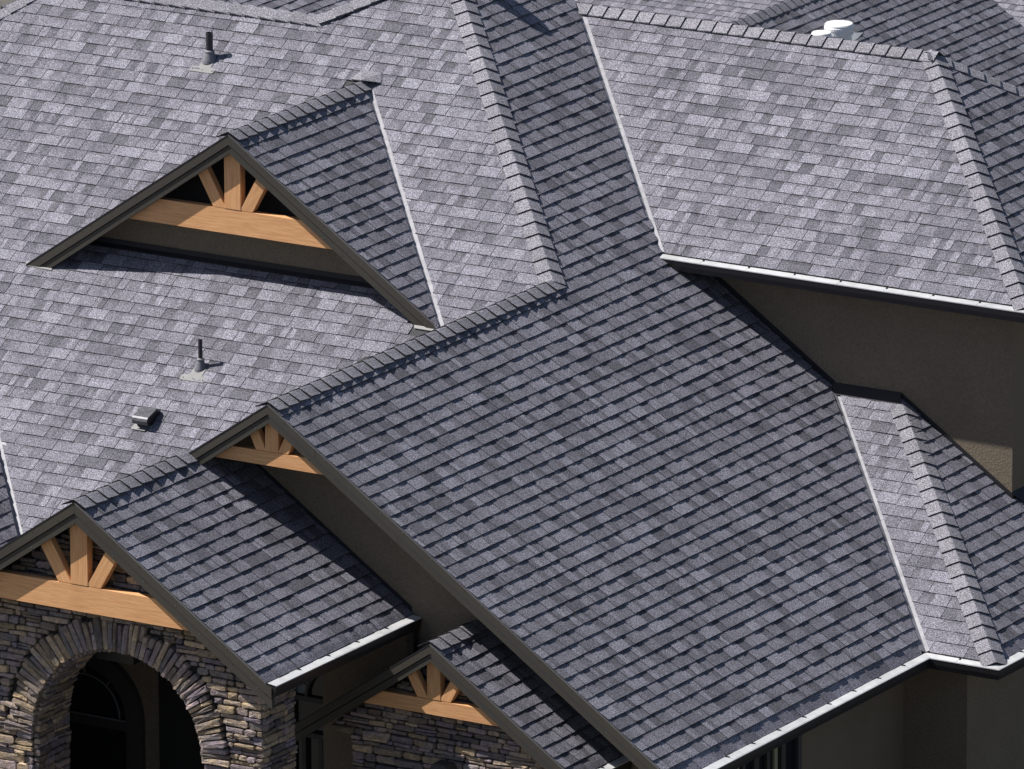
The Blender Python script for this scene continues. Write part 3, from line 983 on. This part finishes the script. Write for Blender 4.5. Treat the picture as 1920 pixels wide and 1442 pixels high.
# ------------------------------------------------------------------ stone walls
STONE_COLS = [(0.155, 0.140, 0.160), (0.19, 0.165, 0.170), (0.20, 0.175, 0.150), (0.15, 0.135, 0.130), (0.23, 0.195, 0.150), (0.13, 0.125, 0.135), (0.18, 0.155, 0.145), (0.27, 0.225, 0.165), (0.165, 0.150, 0.165), (0.22, 0.19, 0.155), (0.11, 0.105, 0.11)]
ST = []       # (area, parent, verts, faces, col)
def stone_mesh(c, e1, e2, n, hw, hh, bulge, skew=0.0):
    """pillow-shaped stone: centre c, half sizes hw, hh along unit axes e1, e2, normal n"""
    out = []
    ch = min(hw, hh) * R.uniform(0.2, 0.55)
    pts = [(-hw, -hh + ch), (-hw + ch * 1.3, -hh), (hw - ch * 1.3, -hh), (hw, -hh + ch), (hw, hh - ch), (hw - ch * 1.3, hh), (-hw + ch * 1.3, hh), (-hw, hh - ch)]
    if hw > 0.07:
        pts.insert(2, (R.uniform(-0.2, 0.2) * hw, -hh * R.uniform(0.86, 1.06)))
        pts.insert(7, (R.uniform(-0.2, 0.2) * hw, hh * R.uniform(0.86, 1.06)))
    pts = [(a + R.uniform(-0.12, 0.12) * hh + skew * b_, b_ + R.uniform(-0.14, 0.14) * hh) for a, b_ in pts]
    m_ = len(pts)
    V = [c + e1 * a + e2 * b_ for a, b_ in pts]
    tilt1, tilt2 = R.uniform(-0.1, 0.1), R.uniform(-0.12, 0.12)
    V += [c + e1 * (a * 0.99) + e2 * (b_ * 0.98) + n * (bulge * 0.58) for a, b_ in pts]
    V += [c + e1 * (a * 0.95) + e2 * (b_ * 0.85) + n * (bulge * (0.95 + R.uniform(-0.12, 0.12)) + a * tilt1 + b_ * tilt2) for a, b_ in pts]
    V.append(c + e1 * R.uniform(-0.3, 0.3) * hw + n * bulge * R.uniform(1.0, 1.12))
    F = []
    for r in (0, 1):
        for i in range(m_):
            j = (i + 1) % m_
            F.append([r * m_ + i, r * m_ + j, (r + 1) * m_ + j, (r + 1) * m_ + i])
    for i in range(m_):
        F.append([2 * m_ + i, 2 * m_ + (i + 1) % m_, 3 * m_])
    if e1.cross(e2).dot(n) < 0:
        F = [f[::-1] for f in F]
    return V, F

def put_stone(parent, c, e1, e2, n, hw, hh, bulge, skew=0.0):
    V, F = stone_mesh(c, e1, e2, n, hw, hh, bulge, skew)
    px = proj_px(c)
    k = R.choice(STONE_COLS)
    j = R.uniform(0.9, 2.0)
    cc = tuple(q * j for q in k)
    face = max(0.0, -n.dot(FW))
    vis = -5 < px[0] < 1925 and 1000 < px[1] < 1445
    ST.append((hw * hh * face * (1 if vis else 0), parent, V, F, cc))

def stone_rows(parent, org, e1, z0, z1, intervals, n, bulge=0.045, rmin=0.040, rmax=0.086):
    """org: point with x-parameter 0; intervals(z) -> list of (a, b)"""
    e2 = Vector((0, 0, 1))
    z = z0
    while z < z1:
        rh = R.uniform(rmin, rmax)
        zc = z + rh / 2
        for (a, b_) in intervals(zc, rh):
            u = a
            while u < b_ - 0.02:
                w = R.uniform(0.12, 0.33)
                if R.random() < 0.22: w = R.uniform(0.06, 0.12)
                if u + w > b_ - 0.05: w = b_ - u
                h2 = rh
                cz = zc
                if R.random() < 0.10 and w > 0.12:         # two thin stones in one row
                    for q in (-0.25, 0.25):
                        put_stone(parent, org + e1 * (u + w / 2) + e2 * (zc - org.z + q * rh), e1, e2, n, w / 2 - 0.004, rh / 4 - 0.002, bulge * R.uniform(0.5, 0.9))
                else:
                    put_stone(parent, org + e1 * (u + w / 2) + e2 * (cz - org.z + R.uniform(-0.004, 0.004)), e1, e2, n, w / 2 - 0.006, h2 / 2 - 0.006 + R.uniform(0, 0.006), bulge * R.uniform(0.65, 1.25))
                u += w
        z += rh

# arched porch wall
YW = -1.640                     # mortar plane of the arch wall (stones stand proud of it)
ACX, ARAD = -0.640, 0.945
ASP = -3.02                     # springing height
RING = 0.31
sw = MB()
nseg = 28
arc = [(ACX + ARAD * math.cos(math.pi * k / nseg), ASP + ARAD * math.sin(math.pi * k / nseg)) for k in range(nseg + 1)]
PXR, PXL = 0.945, -2.70
def und3(x): return z3(x) - 0.20
top_pts = [(PXR, und3(PXR)), (X3, und3(X3)), (PXL, und3(PXL))]
outer = [(PXR, GZ), (PXR, und3(PXR)), (X3, und3(X3)), (PXL, und3(PXL)), (PXL, GZ), (arc[-1][0], GZ)] + arc[::-1] + [(arc[0][0], GZ)]
# two halves so that every face stays simple
right = [(arc[0][0], GZ), (PXR, GZ), (PXR, und3(PXR)), (ACX, und3(ACX))] + [arc[k] for k in range(nseg // 2, -1, -1)]
left = [(PXL, GZ), (arc[-1][0], GZ)] + [arc[k] for k in range(nseg, nseg // 2 - 1, -1)] + [(ACX, und3(ACX)), (X3, und3(X3)), (PXL, und3(PXL))]
for pl in (right, left):
    sw.prism([(x, YW, z) for x, z in pl], (0, 0.53, 0))
arch_wall = sw.build("stone_wall", M_MORTAR, house)
arch_wall["label"] = "ledge stone wall with a round arch opening"
nF = Vector((0, -1, 0)); nX = Vector((1, 0, 0))
def iv_arch(z, rh):
    lim = (Z3 - 0.215 - z) / T
    xl, xr = max(PXL, X3 - lim), min(PXR + 0.03, X3 + lim)
    if xr - xl < 0.1: return []
    if z < ASP:
        return [(xl, ACX - ARAD - 0.005), (ACX + ARAD + 0.005, xr)]
    ro = ARAD + RING
    dz = z - ASP
    if dz < ro - 0.02:
        h = math.sqrt(ro * ro - dz * dz)
        return [s for s in ((xl, ACX - h), (ACX + h, xr)) if s[1] - s[0] > 0.04]
    return [(xl, xr)]
stone_rows(arch_wall, Vector((0, YW, 0)), Vector((1, 0, 0)), -4.2, Z3 - 0.3, iv_arch, nF)
# voussoirs
th = 0.0
while th < math.pi - 0.01:
    wv = R.uniform(0.044, 0.076)
    dth = wv / (ARAD + 0.12)
    if th + dth > math.pi: dth = math.pi - th
    tm = th + dth / 2
    rad = Vector((math.cos(tm), 0, math.sin(tm))); tan = Vector((-math.sin(tm), 0, math.cos(tm)))
    r0 = ARAD - 0.01
    rl = RING + R.uniform(-0.05, 0.03)
    hw_ = wv / 2 * 1.03 - 0.004
    def vst(ra, rb):
        rm = (ra + rb) / 2
        wide = hw_ * rm / (ARAD + 0.12)
        put_stone(arch_wall, Vector((ACX, YW, ASP)) + rad * rm, rad, tan, nF, (rb - ra) / 2 - 0.003, wide, 0.055 * R.uniform(0.8, 1.25))
    if R.random() < 0.25:
        s_ = R.uniform(0.35, 0.65) * rl
        vst(r0, r0 + s_); vst(r0 + s_, r0 + rl)
    else:
        vst(r0, r0 + rl)
    # soffit stones through the wall's depth
    yy = YW + 0.0
    while yy < YW + 0.53:
        dy = R.uniform(0.12, 0.26)
        if yy + dy > YW + 0.47: dy = YW + 0.53 - yy
        put_stone(arch_wall, Vector((ACX, yy + dy / 2, ASP)) + rad * (ARAD - 0.002), Vector((0, 1, 0)), tan, -rad, dy / 2 - 0.003, hw_ * 0.92, 0.035 * R.uniform(0.7, 1.3))
        yy += dy
    th += dth
# jambs and the outer side of the right pier
stone_rows(arch_wall, Vector((ACX - ARAD, YW, 0)), Vector((0, 1, 0)), -4.2, ASP, lambda z, rh: [(-0.03, 0.53)], nX)
stone_rows(arch_wall, Vector((PXR, YW, 0)), Vector((0, 1, 0)), -4.2, -2.02, lambda z, rh: [(-0.03, 0.53)], nX)

# entry stone wall
YW4 = -0.035
def und4(x): return z4(x) - 0.19
sw = MB()
sw.prism([(0.93, YW4, GZ), (3.30, YW4, GZ), (3.30, YW4, und4(3.30)), (X4, YW4, und4(X4)), (0.72, YW4, und4(0.72)), (0.72, YW4, -3.03), (0.93, YW4, -3.08)], (0, 0.30, 0))
entry_wall = sw.build("stone_wall", M_MORTAR, house)
entry_wall["label"] = "ledge stone wall under the small entry gable"
def iv4(z, rh):
    lim = (Z4 - 0.20 - z) / T
    xl = 0.93 if z < -3.05 else 0.70
    xl, xr = max(xl, X4 - lim), min(3.32, X4 + lim)
    return [(xl, xr)] if xr - xl > 0.1 else []
stone_rows(entry_wall, Vector((0, YW4, 0)), Vector((1, 0, 0)), -4.0, Z4 - 0.3, iv4, nF)
stone_rows(entry_wall, Vector((3.30, YW4, 0)), Vector((0, 1, 0)), -4.0, -3.1, lambda z, rh: [(-0.03, 0.30)], nX)

ST.sort(key=lambda s: -s[0])
rest = {}
for i, (ar, par, V, F, cc) in enumerate(ST):
    if i < 300:
        build("stone", V, F, M_STONE, par, fcol=[cc] * len(F))
    else:
        r_ = rest.setdefault(par.name, (par, MB()))[1]
        r_.add(V, F, 0, [cc] * len(F))
for par, mb in rest.values():
    o = mb.build("small_stones", M_STONE, par, col_=True)
    o["kind"] = "stuff"

# ------------------------------------------------------------------ doors and windows
def arch_ring(cx, cz, y, r0, r1, th_, a0, a1, mb, seg=20):
    pts = []
    for k in range(seg):
        t0 = a0 + (a1 - a0) * k / seg; t1 = a0 + (a1 - a0) * (k + 1) / seg
        q = [(cx + r0 * math.cos(t0), y, cz + r0 * math.sin(t0)), (cx + r1 * math.cos(t0), y, cz + r1 * math.sin(t0)),
             (cx + r1 * math.cos(t1), y, cz + r1 * math.sin(t1)), (cx + r0 * math.cos(t1), y, cz + r0 * math.sin(t1))]
        mb.prism(q, (0, th_, 0))
# door in the porch: frame, glass, transom bar and curved glazing bar
DCX, DSP, DR = -2.52, -3.60, 0.50
fr_ = MB()
arch_ring(DCX, DSP, 0.56, DR - 0.01, DR + 0.16, 0.08, 0, math.pi, fr_)
fr_.box((DCX + DR - 0.01, 0.56, GZ), (DCX + DR + 0.16, 0.64, DSP))
fr_.box((DCX - DR - 0.16, 0.56, GZ), (DCX - DR + 0.01, 0.64, DSP))
door = fr_.build("door", M_TRIM, house)
door["label"] = "arched dark door inside the stone porch"
gl = MB()
gl.prism([(DCX + DR * math.cos(math.pi * k / 20), 0.60, DSP + DR * math.sin(math.pi * k / 20)) for k in range(21)], (0, 0.02, 0))
gl.build("pane", M_GLASS, door)
gl = MB(); gl.box((DCX - DR, 0.59, GZ), (DCX + DR, 0.62, DSP - 0.10)); gl.build("door_leaf", M_GLASS, door)
gl = MB(); gl.box((DCX - DR, 0.565, DSP - 0.10), (DCX + DR, 0.60, DSP)); gl.build("transom", M_TRIM, door)
gl = MB()
arch_ring(DCX, DSP, 0.585, DR - 0.105, DR - 0.093, 0.014, 0, math.pi, gl)
for a_ in (0.9, 1.57, 2.24):
    d_ = Vector((math.cos(a_), 0, math.sin(a_)))
    p_ = Vector((DCX, 0.585, DSP)) + d_ * (DR - 0.10); q_ = Vector((DCX, 0.585, DSP)) + d_ * DR
    n_ = Vector((-d_.z, 0, d_.x)) * 0.006
    gl.prism([p_ - n_, q_ - n_, q_ + n_, p_ + n_], (0, 0.014, 0))
gl.box((DCX - DR, 0.56, DSP - 0.004), (DCX + DR, 0.574, DSP + 0.008))
gl.build("glazing_bar", M_BOOT, door)
# black slab in place of the unlit opening beside the door, its darkness painted
rc = MB(); rc.box((-1.62, 0.52, GZ), (-0.60, 0.64, -2.4)); rc.build("recess_dark_slab", M_BLACK, house)
# porch ceiling
pc = MB(); pc.box((-2.9, YW + 0.53, -2.22), (0.92, 0.64, -2.18)); pc.build("porch_ceiling", M_BOARD2, house)
pc = MB(); pc.box((PXL - 0.1, YW + 0.4, GZ), (PXL, 0.64, -2.0)); pc.build("wall", M_STUCCO, house)
pg = MB(); pg.box((-1.25, -1.10, -2.40), (-0.83, -0.98, -2.30)); pgo = pg.build("box_gutter", M_GUT, house)
pg = MB(); pg.prism([(-1.245, -1.095, -2.299), (-0.835, -1.095, -2.299), (-0.835, -0.985, -2.285), (-1.245, -0.985, -2.285)], (0, 0, 0.006)); pg.build("gutter_cover", M_GUARD, pgo)
pg = MB(); pg.box((-1.10, -0.98, -2.36), (-0.98, -0.90, -2.22)); pg.build("bracket", M_GUT, pgo)
# window right of the pier: arc of small pale panes over a dark sash
WCX, WSP, WR = 0.30, -3.02, 0.43
fr_ = MB()
arch_ring(WCX, WSP, 0.57, WR - 0.015, WR + 0.05, 0.07, 0, math.pi, fr_)
arch_ring(WCX, WSP, 0.57, WR - 0.165, WR - 0.135, 0.07, 0, math.pi, fr_)
fr_.box((WCX - WR - 0.05, 0.57, WSP - 1.2), (WCX - WR + 0.015, 0.64, WSP))
fr_.box((WCX - WR, 0.57, WSP - 0.05), (WCX + WR, 0.63, WSP))
win = fr_.build("window", M_TRIM, house)
win["label"] = "arched window half hidden behind the stone pier"
for k in range(9):
    pn = MB()
    arch_ring(WCX, WSP, 0.605, WR - 0.135, WR - 0.015, 0.012, math.pi * (k + 0.06) / 9, math.pi * (k + 0.94) / 9, pn, seg=3)
    pn.build("pane", M_GLASS2, win)
pn = MB(); pn.prism([(WCX + 0.265 * math.cos(math.pi * k / 14), 0.61, WSP + 0.265 * math.sin(math.pi * k / 14)) for k in range(15)], (0, 0.01, 0)); pn.build("pane", M_GLASS, win)
pn = MB(); pn.box((WCX - WR + 0.015, 0.61, WSP - 1.2), (WCX + WR, 0.62, WSP - 0.05)); pn.build("pane", M_GLASS, win)
# entry door behind the small gable's left side
ed = MB()
for xx in (-0.02, 0.17, 0.36):
    ed.box((xx, 0.55, GZ), (xx + 0.045, 0.64, -3.42))
ed.box((-0.02, 0.55, -3.42), (0.405, 0.64, -3.37))
dr2 = ed.build("door", M_TRIM, house)
dr2["label"] = "dark framed glass door between the stone pier and the entry wall"
pn = MB(); pn.box((0.025, 0.60, GZ), (0.17, 0.62, -3.42)); pn.build("pane", M_GLASS, dr2)
pn = MB(); pn.box((0.215, 0.60, GZ), (0.36, 0.62, -3.42)); pn.build("pane", M_GLASS, dr2)

# tall window under the long eave: frame posts, panes and a pale strip
ww = MB()
y_ = 1.62
for w in (0.05, 0.05, 0.05, 0.05, 0.05, 0.05):
    pass
ww.box((3.945, 1.45, -3.40), (4.00, 3.10, -3.355))
ww.box((3.945, 3.03, GZ), (4.00, 3.10, -3.40))
ww.box((3.945, 1.45, GZ), (4.00, 1.52, -3.40))
ww.box((3.945, 2.72, GZ), (3.995, 2.80, -3.40))
ww.box((3.945, 2.44, GZ), (3.995, 2.50, -3.40))
ww.box((3.945, 2.20, GZ), (3.995, 2.29, -3.40))
ww.box((3.945, 1.98, GZ), (3.995, 2.03, -3.40))
w3 = ww.build("window", M_TRIM, house)
w3["label"] = "tall window with dark posts under the long eave"
for (a, b_) in ((1.52, 1.98), (2.03, 2.20), (2.29, 2.44), (2.50, 2.60), (2.80, 3.03)):
    pn = MB(); pn.box((3.952, a, GZ), (3.962, b_, -3.40)); pn.build("pane", M_GLASS, w3)
pn = MB(); pn.box((3.952, 2.60, GZ), (3.985, 2.66, -3.40)); pn.build("window_strip", M_STRIP, w3)
pn = MB(); pn.box((3.952, 1.90, GZ), (3.985, 1.93, -3.40)); pn.build("window_strip", M_STRIP, w3)

# ------------------------------------------------------------------ things fixed to or standing on the roofs
NA = Vector((0, -TA, 1)).normalized()
def pipe_vent(x, y, dia, top_h, label, boot=True):
    o = empty("vent_pipe", (x, y, zA(y)))
    tag(o, label, "vent pipe", "plumbing vent pipes on the sunlit slope")
    s = MB()
    def q(dx, dv, h): return (x + dx, y + dv * 0.837, zA(y + dv * 0.837) + h)
    # T-shaped base plate lying on the shingles
    s.prism([q(-0.135, -0.195, 0.013), q(0.125, -0.195, 0.013), q(0.14, -0.18, 0.013), q(0.14, -0.125, 0.013), q(0.075, -0.12, 0.013), q(0.075, 0.02, 0.013), q(-0.065, 0.02, 0.013), q(-0.065, -0.12, 0.013), q(-0.14, -0.125, 0.013), q(-0.15, -0.14, 0.013), q(-0.15, -0.18, 0.013)][::1], (0, 0, -0.004))
    pl = s.build("base_plate", M_FLASH, o)
    for dx in (-0.115, 0.0, 0.115):
        r_ = MB(); c = q(dx, -0.165, 0.014); r_.lathe(c, [(0.006, 0), (0.006, 0.003)], 8, axis=NA); r_.build("nail_head", M_DARKFLASH, pl)
    s = MB()
    r = dia / 2
    s.lathe((x, y, zA(y) - 0.03), [(r + 0.045, 0.0), (r + 0.040, 0.03), (r + 0.022, 0.085), (r + 0.014, 0.108), (r + 0.017, 0.110), (r + 0.017, 0.122), (r + 0.006, 0.130), (r + 0.001, 0.134)], 28)
    s.build("rubber_boot", M_BOOT, o, smooth=False)
    s = MB()
    s.lathe((x, y, zA(y)), [(r, 0.0), (r, top_h), (r - 0.006, top_h), (r - 0.006, top_h - 0.06)], 24)
    s.build("pipe", M_PIPE, o)
    return o
pipe_vent(-5.186, 7.013, 0.074, 0.285, "thick black vent pipe high on the slope, behind the dormer")
pipe_vent(-3.162, 3.679, 0.044, 0.292, "thin black vent pipe below the dormer, above the boxy vent")
o = empty("round_vent", (-3.12, 8.43, 2.05))
tag(o, "wide round vent pipe above the top edge, its shadow on the shaded slope", "roof vent")
s = MB(); s.lathe((-3.12, 8.43, 2.05), [(0.13, 0.0), (0.13, 0.42), (0.12, 0.42), (0.12, 0.36)], 24); s.build("pipe", M_PIPE, o)
s = MB(); s.lathe((-3.12, 8.43, 2.05), [(0.19, 0.0), (0.15, 0.12), (0.132, 0.13)], 24); s.build("collar", M_BOOT, o)

# boxy exhaust vent
bx, by = -3.375, 3.03
o = empty("exhaust_vent", (bx, by, zA(by)))
tag(o, "small boxy metal exhaust vent lying on the slope below the thin pipe", "roof vent")
def qa(dx, v, h):
    yy = by + v * 0.837
    return Vector((bx + dx, yy, zA(yy))) + NA * h
s = MB()
prof = [(0.150, 0.030), (0.12, 0.085), (-0.050, 0.128), (-0.072, 0.126), (-0.094, 0.108), (-0.100, 0.066), (-0.094, 0.066), (-0.085, 0.10), (-0.05, 0.115), (0.10, 0.075), (0.14, 0.008)]
for (xa, xb) in ((-0.088, 0.088),):
    n = len(prof)
    A = [qa(xa, v, h) for v, h in prof]; B = [qa(xb, v, h) for v, h in prof]
    s.add(A + B, [[i, (i + 1) % n, n + (i + 1) % n, n + i][::-1] for i in range(n)] + [list(range(n)), list(range(2 * n - 1, n - 1, -1))])
s.build("hood", M_HOOD, o)
for sd in (-1, 1):
    s = MB()
    A = [qa(sd * 0.086, v, h) for v, h in ((0.15, 0.005), (0.12, 0.080), (-0.050, 0.122), (-0.085, 0.108), (-0.07, 0.04), (-0.03, 0.003))]
    s.prism(A, (sd * -0.006, 0, 0)); s.build("side_panel", M_DARKFLASH, o)
s = MB(); s.prism([qa(-0.115, -0.13, 0.016), qa(0.05, -0.13, 0.016), qa(0.08, -0.02, 0.016), qa(-0.10, -0.02, 0.016)], (0, 0, -0.003)); s.build("base_plate", M_FLASH, o)
s = MB(); s.prism([qa(-0.078, -0.03, 0.012), qa(0.078, -0.03, 0.012), qa(0.078, -0.03, 0.08), qa(-0.078, -0.03, 0.08)], (0, 0.01, 0)); s.build("grille", M_BLACK, o)

# round vent almost hidden behind the big gable's ridge
o = empty("round_vent", (-1.37, 3.94, zA(3.94)))
tag(o, "low dark round vent peeking over the big gable ridge", "roof vent")
s = MB(); s.lathe((-1.37, 3.94, zA(3.94)), [(0.10, 0.0), (0.10, 0.032)], 24, axis=NA); s.build("collar", M_DARKFLASH, o)
s = MB(); s.lathe((-1.37, 3.94, zA(3.94)), [(0.150, 0.030), (0.155, 0.036), (0.13, 0.052), (0.08, 0.062), (0.02, 0.066)], 28, axis=NA); s.build("dome", M_DARKFLASH, o)

# wall lantern on the entry stone wall
lx, ly, lz = 2.02, -0.20, -3.24
o = empty("wall_lantern", (lx, YW4, lz - 0.25))
tag(o, "dark square wall lantern on the stone wall under the entry gable", "wall light")
s = MB()
def fru(s, z0, r0, z1, r1):
    V = [(lx - r0, ly - r0, z0), (lx + r0, ly - r0, z0), (lx + r0, ly + r0, z0), (lx - r0, ly + r0, z0), (lx - r1, ly - r1, z1), (lx + r1, ly - r1, z1), (lx + r1, ly + r1, z1), (lx - r1, ly + r1, z1)]
    s.add(V, [[0, 3, 2, 1], [4, 5, 6, 7], [0, 1, 5, 4], [1, 2, 6, 5], [2, 3, 7, 6], [3, 0, 4, 7]])
fru(s, lz, 0.105, lz + 0.09, 0.075); fru(s, lz - 0.015, 0.112, lz, 0.112); fru(s, lz + 0.09, 0.075, lz + 0.10, 0.055)
s.build("lantern_cap", M_TRIM, o)
s = MB(); fru(s, lz - 0.25, 0.06, lz - 0.015, 0.085); s.build("lantern_glass", M_GLASS, o)
s = MB(); s.box((lx - 0.03, ly + 0.07, lz - 0.12), (lx + 0.03, YW4, lz - 0.06)); s.build("bracket", M_TRIM, o)

# shrub below the tall window
sh = empty("shrub", (4.35, 1.75, GZ))
tag(sh, "dark leafy shrub in front of the tall window at the bottom edge", "shrub")
s = MB()
for k in range(420):
    a = R.uniform(0, 6.28); r = 0.34 * math.sqrt(R.random()); h = R.uniform(1.2, 2.18) - r * 0.5
    c = Vector((4.35 + r * math.cos(a), 1.75 + r * math.sin(a), GZ + h))
    d = Vector((R.uniform(-1, 1), R.uniform(-1, 1), R.uniform(-0.3, 0.9))).normalized()
    e = d.cross(Vector((R.uniform(-1, 1), R.uniform(-1, 1), R.uniform(-1, 1)))).normalized()
    L_ = R.uniform(0.03, 0.06)
    s.add([c, c + d * L_ * 0.5 + e * L_ * 0.25, c + d * L_, c + d * L_ * 0.5 - e * L_ * 0.25], [[0, 1, 2, 3]])
s.build("foliage", M_LEAF, sh)
s = MB()
for k in range(7):
    a = k * 0.9
    s.prism([(4.35 + 0.01 * math.cos(a + q), 1.75 + 0.01 * math.sin(a + q), GZ) for q in (0, 2.1, 4.2)], (0.22 * math.cos(a), 0.22 * math.sin(a), 1.95))
s.build("stem", M_BOARD, sh)

# ------------------------------------------------------------------ rear house
QX, QZ = -15.80, -5.66
zQ = lambda x: QZ - T * (x - QX)
rear = empty("house", (-15.8, 37.0, -14.0))
tag(rear, "neighbouring house with grey shingle roofs, far behind the top right ridge", "house")
RN = dict(parent=rear, single=False)
rq = slope([(QX, 34.4, QZ), (QX, 41.43, QZ), (-10.6, 41.43, zQ(-10.6)), (-10.6, 34.4, zQ(-10.6))], '+x', "dark slope with the white round vents", **RN)
slope([(QX, 34.4, QZ), (QX, 41.43, QZ), (QX - 3.0, 41.43, QZ - 3.0 * T), (QX - 3.0, 34.4, QZ - 3.0 * T)], '-x', sh=False, **RN)
LZ = -21.7885
zL = lambda y: 0.33 * y + LZ
slope([(-26.0, 42.2, zL(42.2)), (-8.0, 42.2, zL(42.2)), (-8.0, 48.5, zL(48.5)), (-26.0, 48.5, zL(48.5))], '-y', "pale low slope farthest away", **RN)
zT = lambda x: -14.7666 - 0.45 * x
slope([(-22.4, 28.5, zT(-22.4)), (-22.4, 37.5, zT(-22.4)), (-18.9, 37.5, zT(-18.9)), (-18.9, 28.5, zT(-18.9))], '+x', "dark slope glimpsed over the left ridge", **RN)
caps((QX, 34.4, QZ), (QX, 41.43, QZ), dnBm, dnB, rq, wing=0.15)
for (a, b_) in (((-15.9, 34.9, -14), (-11.0, 41.2, -9.6)), ((-25.5, 42.6, -14), (-8.5, 48.2, zL(42.6) - 0.3)), ((-22.2, 29.0, -14), (-19.3, 37.2, -6.9))):
    w_ = MB(); w_.box(a, b_); w_.build("wall", M_STUCCO, rear)

def white_vent(x, y, dia, h, label, plate):
    z0 = zQ(x)
    o = empty("round_vent", (x, y, z0))
    tag(o, label, "roof vent", "white round vents on the neighbouring roof")
    r = dia / 2
    s = MB(); s.lathe((x, y, z0 - 0.12), [(r * 0.86, 0.0), (r * 0.86, h - 0.02)], 32); s.build("collar", M_WHITE, o, smooth=False)
    s = MB()
    pr = [(r * 0.90, h * 0.45), (r * 0.98, h * 0.47), (r * 0.98, h * 0.60), (r * 0.92, h * 0.62), (r * 0.92, h * 0.70), (r, h * 0.72), (r, h * 0.86), (r * 0.96, h * 0.90), (r * 0.96, h * 0.98), (r * 0.90, h + 0.01), (r * 0.3, h + 0.022)]
    s.lathe((x, y, z0), pr, 36); s.build("cap", M_WHITE, o)
    if plate:
        s = MB()
        p = lambda dx, dy: (x + dx, y + dy, zQ(x + dx) + 0.02)
        s.prism([p(-0.10, 0.05), p(0.10, 0.0), p(0.06, 0.42), p(0.02, 0.62), p(-0.02, 0.45)], (0, 0, -0.006)); s.build("base_plate", M_GUARD, o)
    return o
white_vent(-15.07, 37.60, 0.40, 0.25, "tall white banded round vent, right one of two behind the top ridge", True)
white_vent(-15.00, 37.00, 0.28, 0.305, "lower white round vent, left one of two, mostly hidden by the ridge", False)

finish_shingles()
